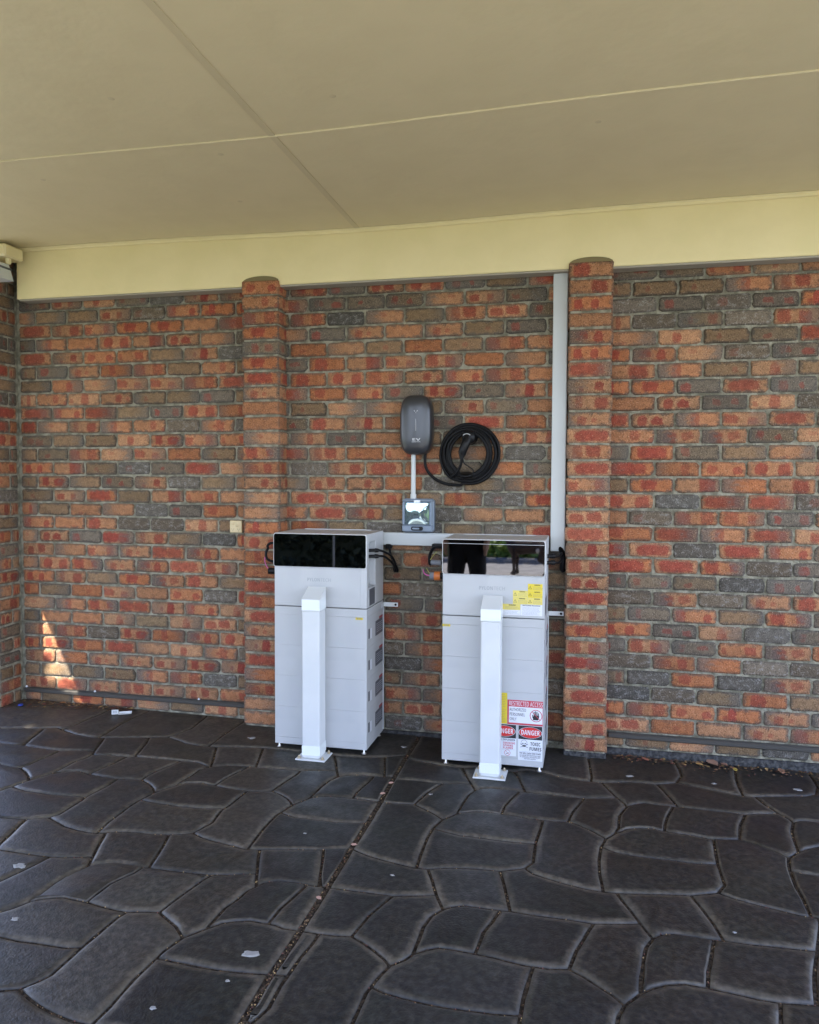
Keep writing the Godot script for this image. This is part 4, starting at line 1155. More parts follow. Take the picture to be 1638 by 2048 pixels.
func cabinet(label: String, x0: float, y0: float) -> Node3D:
	# origin at the middle of the base, front face at z = 0.413
	var W := 0.518
	var D := 0.335
	var zf := 0.405
	var zc := zf - D * 0.5
	var t := thing("battery_cabinet", label, "battery cabinet", Vector3(x0 + W * 0.5, y0, 0), "battery cabinets")
	var base_y := 0.026
	# four levelling feet
	for sx in [-1.0, 1.0]:
		for z in [zf - 0.018, zf - D + 0.02]:
			var ft := part("foot", lathe([Vector2(0.0, 0.0), Vector2(0.013, 0.0), Vector2(0.013, 0.004), Vector2(0.0055, 0.008), Vector2(0.005, base_y + 0.004), Vector2(0.0, base_y + 0.004)], 12), M.zinc, t, Vector3(sx * (W * 0.5 - 0.020), 0.0, z))
	# stacked modules from the base up
	var ys := [base_y, 0.063, 0.231, 0.400, 0.566, 0.731, 0.774]
	for i in 6:
		var hgt: float = ys[i + 1] - ys[i] - 0.0006
		var n := "plinth" if i == 0 else ("cover_plate" if i == 5 else "battery_module")
		part(n, cbox(Vector3(W - 0.003, hgt, D), 0.0006), M.cabinet, t, Vector3(0, ys[i] + hgt * 0.5, zc))
	part("inner_frame", cbox(Vector3(W - 0.016, 0.76 - base_y, D - 0.012), 0.002), M.cabinet, t, Vector3(0, (0.774 + base_y) * 0.5 + 0.003, zc))
	# inverter head: shell with a recessed connector bay on its right side
	var h0 := 0.7775
	var h1 := 1.168
	var head := part("inverter_head", cbox(Vector3(W - 0.036, h1 - h0, D), 0.003), M.cabinet, t, Vector3(-0.017, (h0 + h1) * 0.5, zc))
	part("side_cheek", cbox(Vector3(0.036, h1 - h0, 0.036), 0.002), M.cabinet, t, Vector3(W * 0.5 - 0.0195, (h0 + h1) * 0.5, zf - 0.018))
	part("side_cheek", cbox(Vector3(0.036, h1 - h0, D - 0.036 - 0.135), 0.002), M.cabinet, t, Vector3(W * 0.5 - 0.0195, (h0 + h1) * 0.5, zf - D + (D - 0.171) * 0.5))
	part("side_cheek", cbox(Vector3(0.036, 0.044, 0.1345), 0.002), M.cabinet, t, Vector3(W * 0.5 - 0.0195, h1 - 0.022, zf - 0.036 - 0.0675))
	part("side_cheek", cbox(Vector3(0.036, 0.105, 0.1345), 0.002), M.cabinet, t, Vector3(W * 0.5 - 0.0195, h0 + 0.0525, zf - 0.036 - 0.0675))
	part("rating_label", cbox(Vector3(0.0006, 0.088, 0.105), 0.0001), M.label_grey, t, Vector3(W * 0.5 - 0.0009, h0 + 0.052, zf - 0.036 - 0.066))
	for k in 2:
		part("port", cbox(Vector3(0.012, 0.030 + 0.022 * k, 0.024), 0.002), M.black_plastic, t, Vector3(W * 0.5 - 0.030, h1 - 0.130 - 0.055 * k, zf - 0.052))
	# ventilated back edge of the lid
	for k in 13:
		part("vent_rib", cbox(Vector3(0.030, 0.004, 0.008), 0.001), M.cabinet_trim, t, Vector3(-0.19 + 0.0305 * k, h1 + 0.0018, zf - D + 0.012))
	# black glass front with a pale frame
	var fr := part("display_panel", rounded_panel(W + 0.002, 0.181, 0.011, 0.014, 0.003), M.cabinet_trim, t, Vector3(0, h1 - 0.090, zf + 0.0004))
	part("black_glass", rounded_panel(W - 0.007, 0.173, 0.0016, 0.011, 0.0006), M.glass_black, fr, Vector3(0, 0, 0.0112))
	# wordmark
	text("wordmark", "PYLON", 0.018, Vector3(-0.036, 0.922, zf + 0.0004), M.logo, t, true, 0.070)
	text("wordmark", "TECH", 0.018, Vector3(0.032, 0.922, zf + 0.0004), M.logo, t, false, 0.056)
	# data labels on the right side of each module
	for k in 4:
		var yb: float = 0.080 + 0.1675 * k
		var xs := W * 0.5 - 0.0012
		var lb := part("module_label", cbox(Vector3(0.0006, 0.082, 0.150), 0.0001), M.label_grey, t, Vector3(xs, yb + 0.058, zf - D + 0.088))
		part("red_header", cbox(Vector3(0.0008, 0.014, 0.070), 0.0001), M.label_red, lb, Vector3(0.0003, 0.049, -0.038))
		part("serial_label", cbox(Vector3(0.0006, 0.055, 0.026), 0.0001), M.paper, t, Vector3(xs, yb + 0.05, zf - 0.085))
		var code := part("bar_label", cbox(Vector3(0.0006, 0.052, 0.022), 0.0001), M.ink, t, Vector3(xs, yb + 0.055, zf - 0.046))
		for j in 5:
			part("print_line", cbox(Vector3(0.0008, 0.0016, 0.12), 0.0001), M.paper, lb, Vector3(0.0003, 0.022 - 0.011 * j, 0.0))
	# bracket that ties the stack to the wall
	var br := part("wall_bracket", cbox(Vector3(0.084, 0.024, 0.003), 0.001), M.white_steel, t, Vector3(W * 0.5 + 0.040, 0.748, 0.058))
	part("bracket_foot", cbox(Vector3(0.003, 0.024, 0.060), 0.001), M.white_steel, br, Vector3(-0.039, 0.0, 0.030))
	part("bolt_head", lathe([Vector2(0.0, 0.004), Vector2(0.005, 0.004), Vector2(0.007, 0.0)], 10), M.black_plastic, br, Vector3(0.028, 0.0, 0.0016), Vector3(PI * 0.5, 0, 0))
	part("bolt_head", lathe([Vector2(0.0, 0.004), Vector2(0.004, 0.004), Vector2(0.005, 0.0)], 10), M.zinc, br, Vector3(0.017, 0.0, 0.0016), Vector3(PI * 0.5, 0, 0))
	part("side_angle", cbox(Vector3(0.004, 0.70, 0.012), 0.001), M.white_steel, t, Vector3(W * 0.5 + 0.0022, 0.385, zf - D + 0.006))
	return t

func build_cabinets() -> void:
	var a := cabinet("left grey-white battery cabinet with labels down its right side", -1.635, floor_y(-1.37))
	var c := cabinet("right grey-white battery cabinet with warning signs on its front", -0.716, floor_y(-0.45))
	var zf := 0.4054
	# yellow tag on each
	for k in 2:
		var t: Node3D = a if k == 0 else c
		var x := 0.197 if k == 0 else -0.257
		var p := plate(t, "notice_tag", x, x + 0.040, 0.718, 0.730, M.yellow, zf)
		text("lettering", "NOTICE", 0.008, Vector3(0, 0, 0.0006), M.ink_soft, p, true, 0.026)
	# a thin trim line across the right glass
	var dp := c.get_node("display_panel")
	part("trim_line", cbox(Vector3(0.508, 0.0022, 0.0016), 0.0004), M.logo_white, dp, Vector3(0, 0.0675, 0.0128))
	# electrical labels: origin x of the cabinet middle is -0.457
	var ox := -0.457
	var oy := floor_y(-0.45)
	var q := [[-0.283, -0.211, 0.893, 0.928], [-0.357, -0.284, 0.858, 0.893], [-0.283, -0.211, 0.858, 0.8925], [-0.357, -0.284, 0.824, 0.8575], [-0.283, -0.211, 0.824, 0.8575]]
	for i in q.size():
		var r: Array = q[i]
		var p := plate(c, "warning_label", r[0] - ox, r[1] - ox, r[2] - oy, r[3] - oy, M.yellow if i == 0 or i == 2 else M.pale_yellow, zf)
		text("lettering", "WARNING", 0.0062, Vector3(0.010, 0.0115, 0.0006), M.ink, p, true, 0.028)
		part("print_lines", lines_mesh(0.044, 0.018, 3, 40 + i), M.ink_soft, p, Vector3(0.011, -0.004, 0.0006))
		part("hazard_triangle", triangle_sign(0.018), M.ink, p, Vector3(-0.025, -0.002, 0.0007))
	var p1 := plate(c, "warning_label", -0.420 - ox, -0.320 - ox, 0.794 - oy, 0.8235 - oy, M.pale_yellow, zf)
	text("lettering", "WARNING", 0.0066, Vector3(0.010, 0.0095, 0.0006), M.ink, p1, true, 0.034)
	part("print_lines", lines_mesh(0.064, 0.016, 3, 51), M.ink_soft, p1, Vector3(0.008, -0.005, 0.0006))
	plate(p1, "amber_flag", -0.049, -0.034, -0.013, 0.013, M.yellow, 0.0005, 0.0004)
	var p2 := plate(c, "notice_label", -0.420 - ox, -0.320 - ox, 0.768 - oy, 0.7935 - oy, M.paper, zf)
	part("print_lines", lines_mesh(0.085, 0.020, 3, 52), M.ink_soft, p2, Vector3(0, 0, 0.0006))
	var p3 := plate(c, "procedure_label", -0.3185 - ox, -0.211 - ox, 0.768 - oy, 0.8235 - oy, M.paper, zf)
	text("lettering", "SHUTDOWN PROCEDURE", 0.0062, Vector3(0, 0.0225, 0.0006), M.ink, p3, true, 0.088)
	part("print_lines", lines_mesh(0.090, 0.040, 7, 53), M.ink_soft, p3, Vector3(0, -0.005, 0.0006))
	# restricted access sign
	var s := plate(c, "access_sign", -0.379 - ox, -0.202 - ox, 0.213 - oy, 0.338 - oy, M.sign_red, zf)
	plate(s, "white_field", -0.081, 0.0865, -0.0535, 0.0290, M.paper, 0.0004, 0.0005)
	text("lettering", "RESTRICTED ACCESS", 0.023, Vector3(0.003, 0.0450, 0.0007), M.paper, s, false, 0.166)
	var yy := 0.0140
	for w in [["AUTHORIZED", 0.082], ["PERSONNEL", 0.076], ["ONLY", 0.034]]:
		text("lettering", w[0], 0.0150, Vector3(-0.0770 + w[1] * 0.5, yy, 0.0011), M.ink, s, false, w[1])
		yy -= 0.0240
	var hand := SurfaceTool.new()
	hand.begin(Mesh.PRIMITIVE_TRIANGLES)
	flat(hand, [Vector3(-0.0150, -0.022, 0), Vector3(0.0110, -0.022, 0), Vector3(0.0155, -0.010, 0), Vector3(0.0155, 0.002, 0), Vector3(-0.0100, 0.002, 0), Vector3(-0.0150, -0.006, 0)])
	flat(hand, [Vector3(-0.0175, -0.012, 0), Vector3(-0.0135, -0.010, 0), Vector3(-0.0150, 0.005, 0), Vector3(-0.0185, 0.004, 0)])
	for f in [[-0.0095, 0.020], [-0.0025, 0.0235], [0.0045, 0.021], [0.0115, 0.014]]:
		flat(hand, [Vector3(f[0] - 0.0024, 0.0, 0), Vector3(f[0] + 0.0024, 0.0, 0), Vector3(f[0] + 0.0022, f[1], 0), Vector3(f[0] - 0.0022, f[1], 0)])
	part("hand_symbol", hand.commit(), M.ink, s, Vector3(0.0545, -0.011, 0.0011))
	part("prohibition_ring", ring_sign(0.0275, 0.0310), M.sign_red, s, Vector3(0.0545, -0.0115, 0.0014))
	part("prohibition_bar", cbox(Vector3(0.058, 0.0030, 0.0004), 0.0001), M.sign_red, s, Vector3(0.0545, -0.0115, 0.0016), Vector3(0, 0, -0.785))
	# yellow procedure strip beside it
	var ys := plate(c, "instruction_strip", -0.444 - ox, -0.3805 - ox, 0.214 - oy, 0.371 - oy, M.yellow, zf)
	part("print_lines", lines_mesh(0.048, 0.146, 17, 54), M.ink_soft, ys, Vector3(0.004, 0, 0.0006))
	# two danger signs
	for k in 2:
		var x1 := -0.2035 if k == 0 else -0.3335
		var wd := 0.120 if k == 0 else 0.124
		var y1 := 0.2115
		var y0 := 0.034 if k == 0 else 0.050
		var d := plate(c, "danger_sign", x1 - wd - ox, x1 - ox, y0 - oy, y1 - oy, M.paper, zf)
		var hy := (y1 - y0) * 0.5
		plate(d, "black_field", -wd * 0.5 + 0.001, wd * 0.5 - 0.001, hy - 0.070, hy - 0.001, M.ink, 0.0004, 0.0005)
		var oval := SurfaceTool.new()
		oval.begin(Mesh.PRIMITIVE_TRIANGLES)
		var op := []
		for j in 32:
			op.append(Vector3(cos(TAU * j / 32) * 0.0545, sin(TAU * j / 32) * 0.0265, 0))
		flat(oval, op)
		part("red_oval", oval.commit(), M.danger_red, d, Vector3(0, hy - 0.035, 0.0011))
		part("white_outline", ring_sign(0.0275, 0.0286, 2.04), M.paper, d, Vector3(0, hy - 0.035, 0.0012))
		text("lettering", "DANGER", 0.0245, Vector3(0, hy - 0.035, 0.0014), M.paper, d, true, 0.092)
		if k == 0:
			text("lettering", "TOXIC", 0.0175, Vector3(0.026, hy - 0.092, 0.0006), M.ink, d, true, 0.050)
			text("lettering", "FUMES", 0.0175, Vector3(0.026, hy - 0.117, 0.0006), M.ink, d, true, 0.058)
			text("lettering", "FIRE WILL CAUSE TOXIC FUMES", 0.0075, Vector3(0, hy - 0.141, 0.0006), M.ink, d, true, 0.106)
			text("lettering", "Appropriate PPE requirements apply", 0.0068, Vector3(0, hy - 0.1510, 0.0006), M.ink, d, false, 0.106)
			text("lettering", "for entering the room/building with", 0.0068, Vector3(0, hy - 0.1595, 0.0006), M.ink, d, false, 0.102)
			text("lettering", "the battery systems", 0.0068, Vector3(0, hy - 0.168, 0.0006), M.ink, d, false, 0.058)
			plate(d, "rule_line", -0.055, 0.055, hy - 0.1335, hy - 0.1328, M.ink_soft, 0.0003, 0.0004)
			# skull and crossed bones
			part("skull_outline", ring_sign(0.0135, 0.0148, 1.06), M.ink, d, Vector3(-0.0305, hy - 0.088, 0.0007))
			var sk := SurfaceTool.new()
			sk.begin(Mesh.PRIMITIVE_TRIANGLES)
			for e in [[-0.0058, -0.0035, 0.0032], [0.0058, -0.0035, 0.0032], [0.0, -0.0098, 0.0016]]:
				var ep := []
				for j in 12:
					ep.append(Vector3(e[0] + cos(TAU * j / 12) * e[2], e[1] + sin(TAU * j / 12) * e[2], 0))
				flat(sk, ep)
			flat(sk, [Vector3(-0.0085, -0.0125, 0), Vector3(0.0085, -0.0125, 0), Vector3(0.0065, -0.0195, 0), Vector3(-0.0065, -0.0195, 0)])
			part("skull_face", sk.commit(), M.ink, d, Vector3(-0.0305, hy - 0.088, 0.0009))
			for sg in [-1.0, 1.0]:
				part("crossed_bone", cbox(Vector3(0.042, 0.0026, 0.0003), 0.0001), M.ink_soft, d, Vector3(-0.0305, hy - 0.1035, 0.0006), Vector3(0, 0, 0.42 * sg))
		else:
			text("lettering", "BATTERY EXPLOSION", 0.0088, Vector3(0, hy - 0.0785, 0.0006), M.ink, d, true, 0.112)
			plate(d, "rule_line", -0.056, 0.056, hy - 0.0865, hy - 0.0858, M.ink_soft, 0.0003, 0.0004)
			text("lettering", "NO", 0.014, Vector3(-0.030, hy - 0.106, 0.0006), M.sign_red, d, true, 0.030)
			part("no_bracket", ring_sign(0.020, 0.0215, 0.5), M.sign_red, d, Vector3(-0.028, hy - 0.106, 0.0007))
			text("lettering", "SMOKING", 0.0098, Vector3(0.0270, hy - 0.0955, 0.0006), M.sign_red, d, true, 0.060)
			text("lettering", "SPARKS", 0.0098, Vector3(0.0215, hy - 0.1080, 0.0006), M.sign_red, d, true, 0.049)
			text("lettering", "FLAMES", 0.0098, Vector3(0.0215, hy - 0.1205, 0.0006), M.sign_red, d, true, 0.049)
			plate(d, "rule_line", -0.056, 0.056, hy - 0.1292, hy - 0.1285, M.ink_soft, 0.0003, 0.0004)
			part("prohibition_ring", ring_sign(0.0135, 0.0152), M.sign_red, d, Vector3(0.018, hy - 0.1455, 0.0007))
			part("prohibition_bar", cbox(Vector3(0.027, 0.0016, 0.0003), 0.0001), M.sign_red, d, Vector3(0.018, hy - 0.1455, 0.0008), Vector3(0, 0, -0.785))
			part("match_symbol", cbox(Vector3(0.016, 0.0022, 0.0003), 0.0001), M.ink, d, Vector3(0.018, hy - 0.149, 0.0007), Vector3(0, 0, 0.5))

func build_bollards() -> void:
	for s in [[-1.378, 0.495, 0.24, "square white bollard standing before the left cabinet"], [-0.452, 0.492, 0.0, "square white bollard standing before the right cabinet, beside its warning signs"]]:
		var t := thing("bollard", s[3], "bollard", Vector3(s[0], floor_y(s[0]), s[1]), "white bollards")
		t.rotation.y = s[2] * 0.0
		part("base_plate", cbox(Vector3(0.160, 0.008, 0.130), 0.0015), M.white_steel, t, Vector3(0, 0.0045, 0.0))
		var w := 0.095
		var hf := 0.838
		var hb := 0.892
		part("post", cbox(Vector3(w, hf - 0.060 - 0.009, w), 0.004), M.white_steel, t, Vector3(0, 0.009 + (hf - 0.069) * 0.5, 0.0))
		# wedge cap with its band
		var st := SurfaceTool.new()
		st.begin(Mesh.PRIMITIVE_TRIANGLES)
		var h := w * 0.5 + 0.0012
		var y0 := hf - 0.060
		var A := [Vector3(-h, y0, h), Vector3(h, y0, h), Vector3(h, y0, -h), Vector3(-h, y0, -h)]
		var B := [Vector3(-h, hf, h), Vector3(h, hf, h), Vector3(h, hb, -h), Vector3(-h, hb, -h)]
		quad(st, A[0], A[1], B[1], B[0], Vector3(0, 0, 1))
		quad(st, A[1], A[2], B[2], B[1], Vector3(1, 0, 0))
		quad(st, A[2], A[3], B[3], B[2], Vector3(0, 0, -1))
		quad(st, A[3], A[0], B[0], B[3], Vector3(-1, 0, 0))
		var sl: Vector3 = (B[1] - B[0]).cross(B[3] - B[0]).normalized()
		quad(st, B[0], B[1], B[2], B[3], sl if sl.y > 0.0 else -sl)
		part("wedge_cap", st.commit(), M.white_steel, t)
		part("reflective_band", cbox(Vector3(w + 0.0034, 0.055, w + 0.0034), 0.0006), M.reflective_tape, t, Vector3(0, hf - 0.0285, 0))
		part("reflective_band", cbox(Vector3(w + 0.0034, 0.050, w + 0.0034), 0.0006), M.reflective_tape, t, Vector3(0, 0.050, 0))
		for sx in [-1.0, 1.0]:
			for sz in [-1.0, 1.0]:
				var b := part("anchor_bolt", lathe([Vector2(0.0, 0.0), Vector2(0.011, 0.0), Vector2(0.011, 0.002), Vector2(0.0075, 0.0025), Vector2(0.0075, 0.009), Vector2(0.0, 0.010)], 6), M.bolt, t, Vector3(sx * 0.064, 0.0088, sz * 0.050))
				part("thread_end", lathe([Vector2(0.004, 0.0), Vector2(0.004, 0.006), Vector2(0.0, 0.006)], 8), M.bolt, b, Vector3(0, 0.009, 0))

# ------------------------------------------------------------------ charger and its fittings
func build_charger() -> void:
	# rounded shell: superellipse outline, domed face
	var t := thing("car_charger", "dark grey rounded car charger mounted on the brick wall", "charger", Vector3(-0.931, 1.746, 0.0))
	var st := SurfaceTool.new()
	st.begin(Mesh.PRIMITIVE_TRIANGLES)
	var a := 0.092
	var b := 0.165
	var n := 64
	var prof := [[0.90, 0.004], [0.96, 0.010], [1.0, 0.030], [1.0, 0.060], [0.985, 0.078], [0.94, 0.092], [0.86, 0.102], [0.72, 0.110], [0.5, 0.1155], [0.25, 0.118]]
	var rings := []
	for p in prof:
		var ring := []
		for k in n:
			var th := TAU * k / n
			var c := cos(th)
			var s := sin(th)
			var e := 0.56
			ring.append(Vector3(signf(c) * pow(absf(c), e) * a * p[0], signf(s) * pow(absf(s), e) * (b - a + a * p[0]) * (1.0 if p[0] > 0.8 else 1.0), p[1]))
		rings.append(ring)
	st.set_smooth_group(0)
	for g in prof.size() - 1:
		for k in n:
			var k2 := (k + 1) % n
			for q in [rings[g][k], rings[g + 1][k], rings[g + 1][k2], rings[g][k], rings[g + 1][k2], rings[g][k2]]:
				st.add_vertex(q)
	var last: Array = rings[prof.size() - 1]
	for k in n:
		for q in [last[(k + 1) % n], last[k], Vector3(0, 0, 0.1185)]:
			st.add_vertex(q)
	st.index()
	st.generate_normals()
	part("shell", st.commit(), M.charger, t)
	part("back_plate", cbox(Vector3(0.13, 0.26, 0.012), 0.004), M.black_plastic, t, Vector3(0, 0, 0.004))
	part("light_bar", cbox(Vector3(0.0022, 0.066, 0.0012), 0.0005), M.logo_white, t, Vector3(0.008, -0.002, 0.1200))
	for q in [[-0.006, 0.004], [0.006, 0.004], [0.0, -0.004], [-0.009, 0.008], [0.009, 0.008]]:
		part("status_dot", cbox(Vector3(0.004, 0.004, 0.0012), 0.0008), M.logo_white, t, Vector3(0.008 + q[0], 0.068 + q[1], 0.1200))
	text("logo", "EV", 0.013, Vector3(0.010, -0.082, 0.1200), M.logo_white, t, true, 0.045)
	text("logo", "MASTER", 0.0048, Vector3(0.010, -0.095, 0.1200), M.logo_white, t, true, 0.048)
	# conduit down to the switch enclosure
	var c := thing("conduit", "white round conduit between the charger and the switch enclosure", "conduit", Vector3(-0.955, 1.34, 0.030))
	part("pipe", tube([Vector3(0, 0.0, 0), Vector3(0, 0.13, 0), Vector3(0, 0.26, 0)], 0.0135, 14), M.white_pvc, c)
	part("coupling", tube([Vector3(0, -0.004, 0), Vector3(0, 0.022, 0)], 0.0175, 14), M.white_pvc, c)
	# switch enclosure with a clear lid
	var e := thing("switch_enclosure", "blue-grey switch enclosure with a clear window under the charger", "switch box", Vector3(-0.922, 1.243, 0.0))
	part("back_box", cbox(Vector3(0.178, 0.188, 0.060), 0.012), M.grey_box, e, Vector3(0, 0, 0.030))
	part("lid_frame", cbox(Vector3(0.168, 0.012, 0.028), 0.005), M.grey_box, e, Vector3(0, 0.083, 0.074))
	part("lid_frame", cbox(Vector3(0.168, 0.036, 0.028), 0.005), M.grey_box, e, Vector3(0, -0.071, 0.074))
	part("lid_frame", cbox(Vector3(0.014, 0.130, 0.028), 0.005), M.grey_box, e, Vector3(-0.077, 0.012, 0.074))
	part("lid_frame", cbox(Vector3(0.014, 0.130, 0.028), 0.005), M.grey_box, e, Vector3(0.077, 0.012, 0.074))
	part("inner_frame", cbox(Vector3(0.142, 0.006, 0.010), 0.001), M.grey_box_dark, e, Vector3(0, 0.071, 0.080))
	part("inner_frame", cbox(Vector3(0.142, 0.006, 0.010), 0.001), M.grey_box_dark, e, Vector3(0, -0.047, 0.080))
	part("inner_frame", cbox(Vector3(0.006, 0.112, 0.010), 0.001), M.grey_box_dark, e, Vector3(-0.068, 0.012, 0.080))
	part("inner_frame", cbox(Vector3(0.006, 0.112, 0.010), 0.001), M.grey_box_dark, e, Vector3(0.068, 0.012, 0.080))
	part("inner_plate", cbox(Vector3(0.128, 0.110, 0.004), 0.001), M.white_pvc, e, Vector3(0, 0.012, 0.063))
	part("breaker", cbox(Vector3(0.036, 0.046, 0.010), 0.002), M.paper, e, Vector3(-0.008, 0.006, 0.069))
	part("breaker_lever", cbox(Vector3(0.026, 0.010, 0.006), 0.001), M.ink_soft, e, Vector3(-0.008, 0.006, 0.076))
	part("window_pane", domed_pane(0.136, 0.118, 0.005), M.pane, e, Vector3(0, 0.012, 0.0855))
	part("top_label", cbox(Vector3(0.036, 0.014, 0.0012), 0.0003), M.paper, e, Vector3(0.002, 0.080, 0.0888))
	var lt := part("latch", rounded_panel(0.068, 0.022, 0.006, 0.0105, 0.002), M.black_plastic, e, Vector3(0.002, -0.071, 0.088))
	part("latch_slot", rounded_panel(0.040, 0.010, 0.003, 0.0048, 0.001), M.grey_box, lt, Vector3(-0.006, 0, 0.0056))
	# trunking
	var v := thing("cable_trunking", "tall white cable trunking running up beside the right pier", "trunking", Vector3(-0.1535, 1.06, 0.0))
	part("trunk_base", cbox(Vector3(0.072, 1.486, 0.020), 0.002), M.white_pvc, v, Vector3(0, 0.743, 0.011))
	part("trunk_cover", cbox(Vector3(0.077, 1.484, 0.032), 0.004), M.white_pvc, v, Vector3(0, 0.743, 0.036))
	var hz := thing("cable_trunking", "short white horizontal trunking between the two cabinets", "trunking", Vector3(-0.90, 1.108, 0.0))
	part("trunk_base", cbox(Vector3(1.40, 0.066, 0.020), 0.002), M.white_pvc, hz, Vector3(0, 0, 0.011))
	part("trunk_cover", cbox(Vector3(1.40, 0.072, 0.026), 0.004), M.white_pvc, hz, Vector3(0, 0, 0.033))
	# outlet
	var o := thing("power_outlet", "cream double power outlet on the wall beside the left pier", "power outlet", Vector3(-2.046, 1.158, 0.0))
	part("plate", cbox(Vector3(0.077, 0.072, 0.012), 0.003), M.outlet, o, Vector3(0, 0, 0.007))
	for sx in [-1.0, 1.0]:
		part("switch_rocker", lathe([Vector2(0.0, 0.004), Vector2(0.009, 0.004), Vector2(0.011, 0.0)], 14), M.outlet, o, Vector3(0.012 * sx - 0.006, 0.014 - 0.005 * sx, 0.013), Vector3(PI * 0.5, 0, 0))
		for q in [[-0.006, 0.0, 0.5], [0.006, 0.0, -0.5], [0.0, -0.010, 0.0]]:
			part("socket_slot", cbox(Vector3(0.0018, 0.0062, 0.001), 0.0002), M.ink, o, Vector3(0.019 * sx + q[0], -0.015 + q[1], 0.0132), Vector3(0, 0, q[2]))

func domed_pane(w: float, h: float, bulge: float) -> ArrayMesh:
	var st := SurfaceTool.new()
	st.begin(Mesh.PRIMITIVE_TRIANGLES)
	var n := 14
	var at := func(i: int, j: int) -> Array:
		var u := 2.0 * i / n - 1.0
		var v := 2.0 * j / n - 1.0
		var z := bulge * (1.0 - u * u) * (1.0 - v * v)
		var nn := Vector3(4.0 * bulge * u * (1.0 - v * v) / w, 4.0 * bulge * v * (1.0 - u * u) / h, 1.0).normalized()
		return [Vector3(u * w * 0.5, v * h * 0.5, z), nn]
	for i in n:
		for j in n:
			squad(st, at.call(i, j), at.call(i + 1, j), at.call(i + 1, j + 1), at.call(i, j + 1))
	return st.commit()

